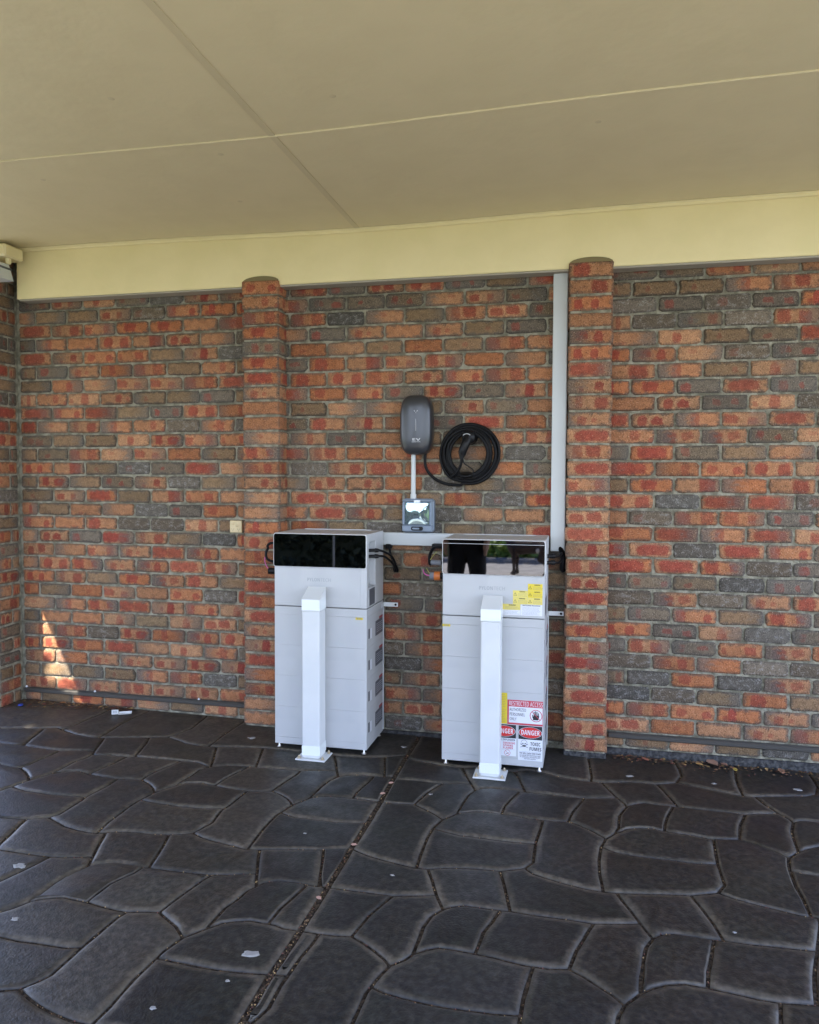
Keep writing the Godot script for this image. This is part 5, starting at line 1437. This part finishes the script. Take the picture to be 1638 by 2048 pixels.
func build_cables() -> void:
	# charging lead: down from the charger into a coil on its holder
	var t := thing("charging_cable", "coiled black charging cable hung on the wall beside the charger", "cable", Vector3(-0.643, 1.586, 0.0))
	var pts := [Vector3(-0.240, 0.006, 0.050), Vector3(-0.241, -0.060, 0.045), Vector3(-0.222, -0.105, 0.035), Vector3(-0.180, -0.143, 0.030), Vector3(-0.120, -0.166, 0.030), Vector3(-0.045, -0.172, 0.032)]
	var turns := 8
	for k in turns * 14 + 1:
		var a := -PI * 0.5 - 0.2 + TAU * k / 14.0
		var turn := k / 14
		var wob: float = [0.0, -0.016, -0.032, -0.048, -0.008, -0.024, -0.040, -0.056, -0.030][turn]
		var rx: float = 0.158 + wob + 0.004 * sin(a * 2.0 + turn)
		var ry: float = 0.165 + wob * 0.9
		var cx := 0.006 * sin(turn * 2.1)
		if turn == 0 and cos(a) > 0.2:
			rx += 0.010
		pts.append(Vector3(cx + cos(a) * rx, sin(a) * ry, 0.024 + 0.013 * ((turn * 5) % 4) + 0.004 * sin(a * 3.0)))
	part("lead", tube(spline(pts, 0.016), 0.0088, 9), M.black_rubber, t)
	part("hook_plate", rounded_panel(0.082, 0.10, 0.014, 0.04, 0.004), M.black_plastic, t, Vector3(0.006, 0.10, 0.004))
	part("hook_arm", lathe([Vector2(0.0, 0.0), Vector2(0.036, 0.0), Vector2(0.038, 0.05), Vector2(0.034, 0.085), Vector2(0.0, 0.088)], 18), M.black_plastic, t, Vector3(0.006, 0.090, 0.012), Vector3(PI * 0.5, 0, 0))
	part("holster_rim", tube([Vector3(-0.020, 0.0, 0), Vector3(-0.010, 0.006, 0), Vector3(0.0, 0.008, 0), Vector3(0.010, 0.006, 0), Vector3(0.020, 0.0, 0)], 0.0022, 6), M.logo_white, t, Vector3(0.0, 0.100, 0.104))
	# plug with its grip and tail
	var gp := spline([Vector3(0.004, 0.085, 0.085), Vector3(-0.006, 0.055, 0.098), Vector3(-0.020, 0.020, 0.098), Vector3(-0.026, -0.004, 0.092)], 0.006)
	var st := SurfaceTool.new()
	st.begin(Mesh.PRIMITIVE_TRIANGLES)
	add_tube(st, gp, 0.027, 14, 0.020)
	add_tube(st, spline([Vector3(-0.023, 0.012, 0.096), Vector3(-0.027, -0.002, 0.092), Vector3(-0.030, -0.028, 0.088)], 0.006), 0.023, 14, 0.010)
	part("plug", st.commit(), M.black_plastic, t)
	part("tail", tube(spline([Vector3(-0.030, -0.025, 0.088), Vector3(-0.034, -0.055, 0.082), Vector3(-0.050, -0.090, 0.072), Vector3(-0.070, -0.112, 0.064), Vector3(-0.095, -0.125, 0.055)], 0.012), 0.0078, 9), M.black_rubber, t)
	part("cap_cord", tube(spline([Vector3(-0.024, -0.02, 0.090), Vector3(-0.018, -0.050, 0.085), Vector3(0.005, -0.068, 0.080), Vector3(0.030, -0.085, 0.078), Vector3(0.034, -0.102, 0.076), Vector3(0.022, -0.112, 0.074)], 0.01), 0.0034, 8), M.black_rubber, t)
	part("dust_cap", lathe([Vector2(0.0, 0.010), Vector2(0.030, 0.010), Vector2(0.034, 0.004), Vector2(0.033, -0.008), Vector2(0.0, -0.010)], 18), M.black_plastic, t, Vector3(-0.004, -0.116, 0.076), Vector3(0.35, 0, 0))
	# cables leaving the right side of the left cabinet
	var w := thing("power_cables", "pair of black plugged cables looping from the left cabinet's side", "cable", Vector3(-1.118, 1.03, 0.22))
	for k in 2:
		var y := 0.035 - 0.032 * k
		part("plug_body", tube([Vector3(-0.018, y, 0.085), Vector3(0.006, y, 0.075), Vector3(0.012, y, 0.072)], 0.0095, 10), M.black_plastic, w)
		part("plug_nut", tube([Vector3(0.012, y, 0.072), Vector3(0.030, y - 0.001, 0.064)], 0.0125, 8, 0.010), M.black_plastic, w)
		var z0 := 0.062
		part("lead", tube(spline([Vector3(0.028, y, z0), Vector3(0.055, y - 0.012 + 0.006 * k, 0.03), Vector3(0.078, y - 0.045, -0.04), Vector3(0.092 - 0.012 * k, -0.078, -0.10), Vector3(0.090 - 0.014 * k, -0.100, -0.12), Vector3(0.076 - 0.008 * k, -0.092, -0.13), Vector3(0.060, -0.050, -0.14), Vector3(0.040, 0.00, -0.15), Vector3(0.030, 0.045, -0.165)], 0.012), 0.0065, 8), M.black_rubber, w)
	part("gland", cbox(Vector3(0.036, 0.030, 0.040), 0.006), M.black_plastic, w, Vector3(0.022, 0.036, -0.19))
	# flexible conduit and wires left of the right cabinet
	var r := thing("power_cables", "black looped cable with pink and yellow wires left of the right cabinet", "cable", Vector3(-0.812, 1.032, 0.24))
	part("lead", tube(spline([Vector3(0.105, 0.050, -0.03), Vector3(0.050, 0.050, -0.03), Vector3(0.010, 0.045, -0.05), Vector3(-0.012, 0.015, -0.06), Vector3(-0.018, -0.020, -0.06), Vector3(-0.012, -0.045, -0.05), Vector3(0.010, -0.035, -0.03), Vector3(0.050, -0.030, 0.0), Vector3(0.105, -0.030, 0.0)], 0.01), 0.0085, 9), M.black_rubber, r)
	part("gland", cbox(Vector3(0.070, 0.024, 0.06), 0.004), M.black_plastic, r, Vector3(0.012, 0.045, -0.17))
	part("plug_body", tube([Vector3(0.005, -0.028, 0.0), Vector3(0.060, -0.030, 0.01)], 0.014, 10), M.ink_soft, r)
	part("plug_nut", tube([Vector3(0.002, -0.098, 0.02), Vector3(0.026, -0.098, 0.02)], 0.021, 12), M.ink_soft, r)
	part("orange_seal", tube([Vector3(0.026, -0.098, 0.02), Vector3(0.058, -0.098, 0.02)], 0.024, 14), M.orange, r)
	part("socket_neck", tube([Vector3(0.058, -0.098, 0.02), Vector3(0.100, -0.098, 0.02)], 0.017, 12), M.black_plastic, r)
	part("pink_wire", tube(spline([Vector3(0.004, -0.098, 0.02), Vector3(-0.020, -0.096, 0.01), Vector3(-0.036, -0.086, 0.0), Vector3(-0.044, -0.072, -0.02)], 0.008), 0.0028, 6), M.pink, r)
	part("yellow_wire", tube(spline([Vector3(0.002, -0.088, 0.02), Vector3(-0.014, -0.076, 0.0), Vector3(-0.026, -0.062, -0.02)], 0.008), 0.0014, 6), M.yellow_green, r)
	part("yellow_wire", tube(spline([Vector3(-0.006, -0.018, -0.02), Vector3(0.012, 0.006, -0.01), Vector3(0.034, 0.030, 0.0)], 0.008), 0.0014, 6), M.yellow_green, r)
	# loop at the left of the left cabinet
	var l := thing("power_cables", "black loop and pink wire sticking out left of the left cabinet", "cable", Vector3(-1.728, 1.025, 0.24))
	part("lead", tube(spline([Vector3(0.10, 0.055, -0.02), Vector3(0.03, 0.060, -0.02), Vector3(-0.010, 0.056, -0.02), Vector3(-0.026, 0.040, -0.02), Vector3(-0.018, 0.030, -0.01), Vector3(-0.026, 0.005, 0.0), Vector3(-0.018, -0.030, 0.0), Vector3(0.03, -0.045, 0.0), Vector3(0.10, -0.045, 0.0)], 0.01), 0.0075, 9), M.black_rubber, l)
	part("pink_wire", tube(spline([Vector3(-0.026, 0.0, 0.0), Vector3(-0.034, -0.035, 0.0), Vector3(-0.024, -0.070, 0.0), Vector3(-0.004, -0.092, 0.0)], 0.01), 0.0022, 6), M.pink, l)
	part("plug_body", tube([Vector3(-0.008, -0.096, 0.0), Vector3(0.098, -0.096, 0.0)], 0.019, 12), M.black_plastic, l)
	# bundle from the trunking into the right cabinet
	var b := thing("power_cables", "black cable bundle below the tall trunking at the right cabinet", "cable", Vector3(-0.150, 1.02, 0.12))
	for k in 2:
		var y := 0.030 - 0.034 * k
		part("plug_body", tube([Vector3(-0.052, y, 0.10), Vector3(-0.020, y, 0.085)], 0.0105, 10), M.black_plastic, b)
		part("plug_nut", tube([Vector3(-0.030, y, 0.090), Vector3(-0.012, y, 0.082)], 0.0135, 8), M.black_plastic, b)
		part("lead", tube(spline([Vector3(-0.015, y, 0.083), Vector3(0.008, y - 0.004, 0.04), Vector3(0.020, y + 0.006, -0.01), Vector3(0.018, 0.03, -0.06), Vector3(0.004, 0.060, -0.085)], 0.01), 0.0065, 8), M.black_rubber, b)
	part("flexible_conduit", tube(spline([Vector3(0.010, 0.060, -0.080), Vector3(0.022, 0.030, -0.06), Vector3(0.026, -0.010, -0.04), Vector3(0.022, -0.045, -0.05), Vector3(0.030, -0.062, -0.06)], 0.01), 0.014, 10), M.black_rubber, b)
	# loose bracket on the paving
	var k := thing("loose_bracket", "small white metal bracket lying on the paving by the left wall", "bracket", Vector3(-2.745, floor_y(-2.745), 0.130))
	k.rotation.y = 0.45
	part("flange", cbox(Vector3(0.040, 0.028, 0.003), 0.001), M.white_steel, k, Vector3(-0.042, 0.016, 0.0))
	part("channel", cbox(Vector3(0.076, 0.003, 0.026), 0.001), M.white_steel, k, Vector3(0.016, 0.004, 0.0))
	part("channel_lip", cbox(Vector3(0.076, 0.010, 0.003), 0.001), M.white_steel, k, Vector3(0.016, 0.009, -0.013))
	for x in [-0.048, -0.036]:
		part("slot", cbox(Vector3(0.003, 0.014, 0.001), 0.0002), M.ink_soft, k, Vector3(x, 0.018, 0.0018))
	var cp := part("bottle_cap", lathe([Vector2(0.0, 0.010), Vector2(0.013, 0.010), Vector2(0.015, 0.006), Vector2(0.015, 0.0), Vector2(0.0, 0.0)], 14), mat(lin(0.02, 0.05, 0.32), 0.4), self, Vector3(-3.44, floor_y(-3.44) + 0.004, 0.16))
	tag(cp, "tiny blue plastic cap among the litter in the left corner", "cap")

# ------------------------------------------------------------------ surroundings mirrored in the glass, plus ones added for the light
func leaf_card() -> ArrayMesh:
	var st := SurfaceTool.new()
	st.begin(Mesh.PRIMITIVE_TRIANGLES)
	quad(st, Vector3(-0.5, 0, 0), Vector3(0, 0.06, 0.28), Vector3(0.5, 0, 0), Vector3(0, 0.06, -0.28), Vector3.UP)
	return st.commit()

func crown(parent: Node, n: String, spots: Array, size: float, m: Material) -> void:
	var mm := MultiMesh.new()
	mm.transform_format = MultiMesh.TRANSFORM_3D
	mm.mesh = leaf_card()
	mm.instance_count = spots.size()
	for i in spots.size():
		var bs := Basis.from_euler(Vector3(rng.randf_range(-1.2, 1.2), rng.randf() * TAU, rng.randf_range(-1.2, 1.2))).scaled(Vector3.ONE * size * rng.randf_range(0.6, 1.4))
		mm.set_instance_transform(i, Transform3D(bs, spots[i]))
	var o := MultiMeshInstance3D.new()
	o.multimesh = mm
	o.material_override = m
	o.name = n
	o.set_meta("kind", "stuff")
	parent.add_child(o, true)

func tree(label: String, at: Vector3, h: float, w: float, leaves: int, trunk_h: float) -> void:
	var t := thing("garden_tree", label, "tree", at, "trees beyond the driveway")
	part("trunk", tube([Vector3(0, -0.05, 0), Vector3(0.05, h * 0.3, 0.02), Vector3(0.0, h * 0.6, 0.0), Vector3(0.04, h * 0.85, 0)], 0.16, 10, 0.04), M.bark, t)
	var clumps := []
	for k in 22:
		var a := rng.randf() * TAU
		var y := rng.randf_range(trunk_h, h)
		var rr := w * 0.5 * sqrt(rng.randf()) * (1.0 - 0.5 * (y - trunk_h) / (h - trunk_h))
		clumps.append([Vector3(cos(a) * rr, y, sin(a) * rr), rng.randf_range(0.35, 0.75) * w * 0.3])
	for k in 5:
		var c: Vector3 = clumps[k][0]
		part("limb", tube([Vector3(0, h * 0.35, 0), c * 0.55 + Vector3(0, h * 0.25, 0), c], 0.05, 7, 0.012), M.bark, t)
	var spots := []
	for i in leaves:
		var c: Array = clumps[rng.randi() % clumps.size()]
		var d: Vector3 = Vector3(rng.randfn(), rng.randfn() * 0.8, rng.randfn()) * c[1] * 0.55
		spots.append(c[0] + d)
	crown(t, "crown", spots, 0.20, M.foliage)

# ---- bodies as one smooth surface
func smin(a: float, b: float, k: float) -> float:
	var h := maxf(k - absf(a - b), 0.0) / k
	return minf(a, b) - h * h * k * 0.25

func body_mesh(bones: Array, cell: float, k: float) -> ArrayMesh:
	# bones: [from, to, radius from, radius to]
	var lo := Vector3(1e9, 1e9, 1e9)
	var hi := -lo
	for b in bones:
		for e in 2:
			var rr: float = b[2 + e] + 0.03
			lo = lo.min(b[e] - Vector3.ONE * rr)
			hi = hi.max(b[e] + Vector3.ONE * rr)
	var nx := int((hi.x - lo.x) / cell) + 2
	var ny := int((hi.y - lo.y) / cell) + 2
	var nz := int((hi.z - lo.z) / cell) + 2
	var f := PackedFloat32Array()
	f.resize(nx * ny * nz)
	f.fill(1.0)
	for b in bones:
		var p0: Vector3 = b[0]
		var p1: Vector3 = b[1]
		var rm := maxf(b[2], b[3]) + 0.06
		var a0 := ((p0.min(p1) - Vector3.ONE * rm - lo) / cell).floor().max(Vector3.ZERO)
		var a1 := ((p0.max(p1) + Vector3.ONE * rm - lo) / cell).ceil().min(Vector3(nx - 1, ny - 1, nz - 1))
		var d := p1 - p0
		var dd := maxf(d.length_squared(), 1e-9)
		for z in range(int(a0.z), int(a1.z) + 1):
			for y in range(int(a0.y), int(a1.y) + 1):
				for x in range(int(a0.x), int(a1.x) + 1):
					var p := lo + Vector3(x, y, z) * cell
					var u := clampf((p - p0).dot(d) / dd, 0.0, 1.0)
					var dist: float = p.distance_to(p0 + d * u) - lerpf(b[2], b[3], u)
					var i := x + nx * (y + ny * z)
					f[i] = smin(f[i], dist, k)
	var vid := {}
	var verts := []
	for z in nz - 1:
		for y in ny - 1:
			for x in nx - 1:
				var i := x + nx * (y + ny * z)
				var vals := [f[i], f[i + 1], f[i + nx], f[i + nx + 1], f[i + nx * ny], f[i + nx * ny + 1], f[i + nx * ny + nx], f[i + nx * ny + nx + 1]]
				var neg := 0
				for v in vals:
					if v < 0.0:
						neg += 1
				if neg == 0 or neg == 8:
					continue
				var sum := Vector3.ZERO
				var cnt := 0
				for e in [[0, 1], [2, 3], [4, 5], [6, 7], [0, 2], [1, 3], [4, 6], [5, 7], [0, 4], [1, 5], [2, 6], [3, 7]]:
					var va: float = vals[e[0]]
					var vb: float = vals[e[1]]
					if (va < 0.0) != (vb < 0.0):
						var tt := va / (va - vb)
						var pa := Vector3(e[0] & 1, (e[0] >> 1) & 1, e[0] >> 2)
						var pb := Vector3(e[1] & 1, (e[1] >> 1) & 1, e[1] >> 2)
						sum += pa.lerp(pb, tt)
						cnt += 1
				vid[i] = verts.size()
				verts.append(lo + (Vector3(x, y, z) + sum / cnt) * cell)
	var st := SurfaceTool.new()
	st.begin(Mesh.PRIMITIVE_TRIANGLES)
	st.set_smooth_group(0)
	for v in verts:
		st.add_vertex(v)
	var dims := [1, nx, nx * ny]
	for i in vid:
		var iz := int(i) / (nx * ny)
		var iy := (int(i) / nx) % ny
		var ix := int(i) % nx
		for ax in 3:
			var j: int = i + dims[ax]
			if (f[i] < 0.0) == (f[j] < 0.0):
				continue
			var u: int = dims[(ax + 1) % 3]
			var v: int = dims[(ax + 2) % 3]
			if not (vid.has(i - u) and vid.has(i - v) and vid.has(i - u - v)):
				continue
			var q := [vid[i], vid[i - u], vid[i - u - v], vid[i - v]]
			if f[i] < 0.0:
				q.reverse()
			for w in [q[0], q[1], q[2], q[0], q[2], q[3]]:
				st.add_index(w)
	st.generate_normals()
	return st.commit()

func build_person() -> void:
	# stands outside the picture to the left of the viewer; only a mirror image of the legs shows in the black glass
	var t := thing("person", "person in black shirt and baggy black shorts, mirrored in the right cabinet's glass", "person", Vector3(-1.22, floor_y(-1.22), 4.55))
	var skin := mat(lin(0.40, 0.24, 0.17), 0.55)
	var cloth := mat(lin(0.008, 0.008, 0.009), 0.9)
	var hair := mat(lin(0.03, 0.02, 0.015), 0.7)
	var B := []
	for s in [-1.0, 1.0]:
		B += [[Vector3(0.09 * s, 0.88, 0), Vector3(0.105 * s, 0.48, -0.01), 0.085, 0.056], [Vector3(0.105 * s, 0.48, -0.01), Vector3(0.11 * s, 0.32, 0.012), 0.054, 0.054], [Vector3(0.11 * s, 0.32, 0.012), Vector3(0.11 * s, 0.08, 0.01), 0.052, 0.036], [Vector3(0.11 * s, 0.045, 0.03), Vector3(0.13 * s, 0.035, -0.16), 0.042, 0.036],
			[Vector3(0.19 * s, 1.34, 0), Vector3(0.235 * s, 1.07, 0.01), 0.048, 0.038], [Vector3(0.235 * s, 1.07, 0.01), Vector3(0.22 * s, 0.84, -0.06), 0.037, 0.026], [Vector3(0.22 * s, 0.84, -0.06), Vector3(0.215 * s, 0.77, -0.085), 0.030, 0.028]]
		for fg in [[0.016, 0.085], [0.0, 0.092], [-0.016, 0.086], [-0.030, 0.07]]:
			B.append([Vector3(0.215 * s, 0.765, -0.085 + fg[0]), Vector3(0.205 * s, 0.765 - fg[1], -0.092 + fg[0]), 0.0095, 0.008])
		B.append([Vector3(0.212 * s, 0.80, -0.105), Vector3(0.195 * s, 0.745, -0.130), 0.011, 0.009])
	B += [[Vector3(0, 0.90, 0), Vector3(0, 1.10, 0), 0.135, 0.125], [Vector3(0, 1.10, 0), Vector3(0, 1.30, 0), 0.13, 0.125], [Vector3(-0.15, 1.34, 0), Vector3(0.15, 1.34, 0), 0.06, 0.06], [Vector3(0, 1.36, 0.0), Vector3(0, 1.46, -0.01), 0.055, 0.052], [Vector3(0, 1.56, -0.005), Vector3(0, 1.50, -0.025), 0.088, 0.070], [Vector3(0, 1.545, -0.09), Vector3(0, 1.525, -0.108), 0.010, 0.014], [Vector3(-0.085, 1.535, 0.0), Vector3(-0.09, 1.55, 0.0), 0.016, 0.016], [Vector3(0.085, 1.535, 0.0), Vector3(0.09, 1.55, 0.0), 0.016, 0.016]]
	part("body", body_mesh(B, 0.0135, 0.03), skin, t)
	var S := [[Vector3(0, 0.94, 0), Vector3(0, 0.86, 0), 0.150, 0.150]]
	for s in [-1.0, 1.0]:
		S += [[Vector3(0.085 * s, 0.86, 0), Vector3(0.115 * s, 0.50, -0.005), 0.112, 0.092]]
	part("shorts", body_mesh(S, 0.016, 0.04), cloth, t)
	var H := [[Vector3(0, 0.98, 0), Vector3(0, 1.28, 0), 0.150, 0.142], [Vector3(-0.15, 1.335, 0), Vector3(0.15, 1.335, 0), 0.072, 0.072]]
	for s in [-1.0, 1.0]:
		H += [[Vector3(0.19 * s, 1.335, 0), Vector3(0.225 * s, 1.15, 0.005), 0.064, 0.058]]
	part("shirt", body_mesh(H, 0.016, 0.04), cloth, t)
	part("hair", body_mesh([[Vector3(0, 1.60, 0.015), Vector3(0, 1.57, 0.03), 0.082, 0.086]], 0.012, 0.02), hair, t)
	for s in [-1.0, 1.0]:
		part("eye", lathe([Vector2(0.0, 0.005), Vector2(0.008, 0.003), Vector2(0.010, 0.0)], 8), M.ink, t, Vector3(0.031 * s, 1.548, -0.086), Vector3(-PI * 0.5, 0, 0))
	part("mouth", cbox(Vector3(0.040, 0.006, 0.006), 0.002), M.sign_red, t, Vector3(0, 1.487, -0.090))

func build_dog() -> void:
	var t := thing("dog", "dark brown dog on the driveway, mirrored in the right cabinet's glass", "dog", Vector3(-0.86, -0.06, 8.7))
	t.rotation.y = 0.25
	var coat := mat(lin(0.035, 0.018, 0.010), 0.8)
	var pale := mat(lin(0.5, 0.44, 0.36), 0.8)
	var B := [[Vector3(-0.24, 0.43, 0), Vector3(0.05, 0.45, 0), 0.125, 0.105], [Vector3(0.05, 0.45, 0), Vector3(0.25, 0.46, 0), 0.10, 0.10], [Vector3(-0.30, 0.50, 0), Vector3(-0.42, 0.66, 0), 0.085, 0.062], [Vector3(-0.43, 0.69, 0), Vector3(-0.47, 0.69, 0), 0.075, 0.062], [Vector3(-0.50, 0.675, 0), Vector3(-0.59, 0.655, 0), 0.040, 0.028]]
	for s in [-1.0, 1.0]:
		B += [[Vector3(-0.25, 0.40, 0.07 * s), Vector3(-0.24, 0.24, 0.075 * s), 0.055, 0.030], [Vector3(-0.24, 0.24, 0.075 * s), Vector3(-0.235, 0.04, 0.075 * s), 0.027, 0.022], [Vector3(-0.235, 0.028, 0.075 * s), Vector3(-0.275, 0.026, 0.075 * s), 0.026, 0.022],
			[Vector3(0.25, 0.42, 0.065 * s), Vector3(0.19, 0.27, 0.075 * s), 0.075, 0.042], [Vector3(0.19, 0.27, 0.075 * s), Vector3(0.31, 0.15, 0.075 * s), 0.036, 0.024], [Vector3(0.31, 0.15, 0.075 * s), Vector3(0.285, 0.04, 0.075 * s), 0.023, 0.020], [Vector3(0.285, 0.028, 0.075 * s), Vector3(0.245, 0.026, 0.075 * s), 0.026, 0.022], [Vector3(-0.43, 0.75, 0.045 * s), Vector3(-0.42, 0.81, 0.055 * s), 0.026, 0.010]]
	B += [[Vector3(0.32, 0.50, 0), Vector3(0.44, 0.42, 0), 0.030, 0.022], [Vector3(0.44, 0.42, 0), Vector3(0.50, 0.30, 0), 0.022, 0.012]]
	part("body", body_mesh(B, 0.014, 0.04), coat, t)
	part("pale_flank", body_mesh([[Vector3(0.16, 0.40, -0.062), Vector3(0.24, 0.42, -0.062), 0.052, 0.045]], 0.012, 0.02), pale, t)

func build_surroundings() -> void:
	var g := part("ground", cbox(Vector3(160, 0.2, 160), 0.01), M.lawn, self, Vector3(0, -0.29, 40))
	g.set_meta("kind", "structure")
	tag(g, "grassy ground around the carport", "ground")
	var d := part("driveway", cbox(Vector3(15, 0.1, 6.2), 0.01), M.driveway, self, Vector3(-0.2, -0.125, 7.38))
	var sp := part("added_side_path", cbox(Vector3(3.4, 0.1, 6.0), 0.01), M.driveway, self, Vector3(-6.2, -0.121, 0.2))  # added out of view to bounce sunlight up to the ceiling
	sp.set_meta("kind", "structure")
	tag(sp, "unseen pale concrete path added at the open left side to bounce light up", "path")
	d.set_meta("kind", "structure")
	tag(d, "pale concrete driveway before the carport", "driveway")
	var pts := []
	for k in 30:
		var x := -4.5 + 7.0 * k / 29.0
		pts.append(Vector3(x, -0.09, 10.55 - 0.06 * pow(x + 0.8, 2.0)))
	var kb := thing("kerb", "low curved grey kerb edging the driveway", "kerb")
	part("kerb_stone", tube(pts, 0.11, 8), M.concrete, kb)
	# sunlit tufts behind the kerb
	var gs := []
	for i in 4200:
		var x := rng.randf_range(-3.0, 2.0)
		var z := 10.75 - 0.06 * pow(x + 0.8, 2.0) + absf(rng.randfn(0, 0.5))
		gs.append(Vector3(x, -0.14 + absf(rng.randfn(0.0, 0.28)) * (1.2 - 0.3 * absf(x + 0.9)), z))
	var gt := thing("grass_clump", "bright green grass clump beyond the kerb, mirrored in the glass", "grass")
	gt.set_meta("kind", "stuff")
	crown(gt, "blades", gs, 0.16, M.grass)
	var tl := ["dense dark rounded tree straight behind the driveway", "dark tree behind the driveway, second from the left", "spreading dark tree at the driveway's right", "dark tree beyond the driveway's left corner", "broad dark tree far behind the driveway"]
	var tp := [Vector3(-1.2, -0.19, 13.2), Vector3(-4.2, -0.19, 12.6), Vector3(3.4, -0.19, 13.6), Vector3(-8.0, -0.19, 11.5), Vector3(7.8, -0.19, 14.5)]
	for i in 5:
		tree(tl[i], tp[i], 1.5 + 0.3 * (i % 3), 3.4, 3600, 0.1)
	# low clipped hedge, dark in the left glass
	var hd := thing("hedge", "low dark clipped hedge left of the driveway", "hedge")
	var hs := []
	for i in 9000:
		hs.append(Vector3(rng.randf_range(-6.6, -2.0), rng.randf_range(-0.1, 1.15 + 0.06 * sin(i)), rng.randf_range(6.6, 7.3)))
	crown(hd, "foliage", hs, 0.13, M.hedge)
	part("inner_stems", cbox(Vector3(4.3, 0.95, 0.45), 0.05), M.hedge, hd, Vector3(-4.3, 0.33, 6.95))
	# unseen shrubs, added and notched so the sun patch lands in the left corner
	var sh := thing("added_shrub_row", "unseen tall leafy shrubs added left of the carport to shape the sun patch", "shrub")
	var ss := []
	while ss.size() < 15000:
		var z := rng.randf_range(0.6, 8.0)
		var y := rng.randf_range(2.35, 5.0)
		var top := 4.80
		if z < 2.60:
			top = 4.02
		elif z < 3.0:
			top = lerpf(4.08, 4.54, (z - 2.60) / 0.4)
		if y < top:
			ss.append(Vector3(rng.randf_range(-6.0, -5.3), y, z))
	crown(sh, "crown", ss, 0.17, M.foliage)
	for z in [1.2, 2.9, 4.6, 6.4]:
		part("trunk", tube([Vector3(-5.65, -0.2, z), Vector3(-5.62, 1.6, z + 0.05), Vector3(-5.65, 3.2, z), Vector3(-5.7, 4.0, z - 0.1)], 0.07, 8, 0.03), M.bark, sh)
	var cp := thing("carport_post", "slim grey steel post at the carport's front edge", "post", Vector3(-2.72, floor_y(-2.72), 4.66))
	part("shaft", cbox(Vector3(0.016, 2.84, 0.030), 0.003), M.steel_post, cp, Vector3(0, 1.425, 0))
	part("foot_plate", cbox(Vector3(0.14, 0.010, 0.14), 0.002), M.steel_post, cp, Vector3(0, 0.006, 0))
	var rp := part("added_side_path", cbox(Vector3(4.0, 0.1, 5.4), 0.01), M.driveway, self, Vector3(5.4, -0.131, 1.5))  # added out of view for more ground bounce from the right
	rp.set_meta("kind", "structure")
	tag(rp, "unseen pale concrete apron added at the open right side to bounce light", "path")

# ------------------------------------------------------------------ scene
func _ready() -> void:
	rng.seed = 20240
	wear_noise.seed = 4
	wear_noise.frequency = 0.03
	var cam := Camera3D.new()
	cam.name = "camera"
	add_child(cam)
	cam.keep_aspect = Camera3D.KEEP_HEIGHT
	cam.fov = 66.99
	cam.near = 0.05
	cam.far = 400.0
	cam.position = Vector3(0.0, 1.4529, 4.278)
	cam.rotation_order = EULER_ORDER_YXZ
	cam.rotation = Vector3(-0.04404, 0.22603, 0.00401)
	cam.current = true

	var sky_mat := ProceduralSkyMaterial.new()
	sky_mat.sky_top_color = Color(0.26, 0.44, 0.76)
	sky_mat.sky_horizon_color = Color(0.88, 0.925, 0.985)
	sky_mat.sky_curve = 0.30
	sky_mat.ground_bottom_color = Color(0.30, 0.28, 0.24)
	sky_mat.ground_horizon_color = Color(0.70, 0.74, 0.78)
	sky_mat.sun_angle_max = 0.0
	var sky := Sky.new()
	sky.sky_material = sky_mat
	var env := Environment.new()
	env.background_mode = Environment.BG_SKY
	env.sky = sky
	env.background_energy_multiplier = 1.5
	env.tonemap_mode = Environment.TONE_MAPPER_LINEAR
	env.tonemap_exposure = 5.3
	env.sdfgi_enabled = true
	env.ssao_enabled = true
	env.ssil_enabled = true
	var we := WorldEnvironment.new()
	we.name = "world_environment"
	we.environment = env
	add_child(we)

	var sun := DirectionalLight3D.new()
	sun.name = "sun"
	sun.light_energy = 1.6
	sun.light_color = Color(1.0, 0.965, 0.90)
	sun.light_angular_distance = 0.5
	sun.shadow_enabled = true
	add_child(sun)
	sun.look_at_from_position(Vector3.ZERO, Vector3(0.52, -1.0, -0.66), Vector3.UP)

	make_materials()
	build_paving()
	build_walls()
	build_roof()
	build_cabinets()
	build_bollards()
	build_charger()
	build_cables()
	litter()
	build_surroundings()
	build_person()
	build_dog()
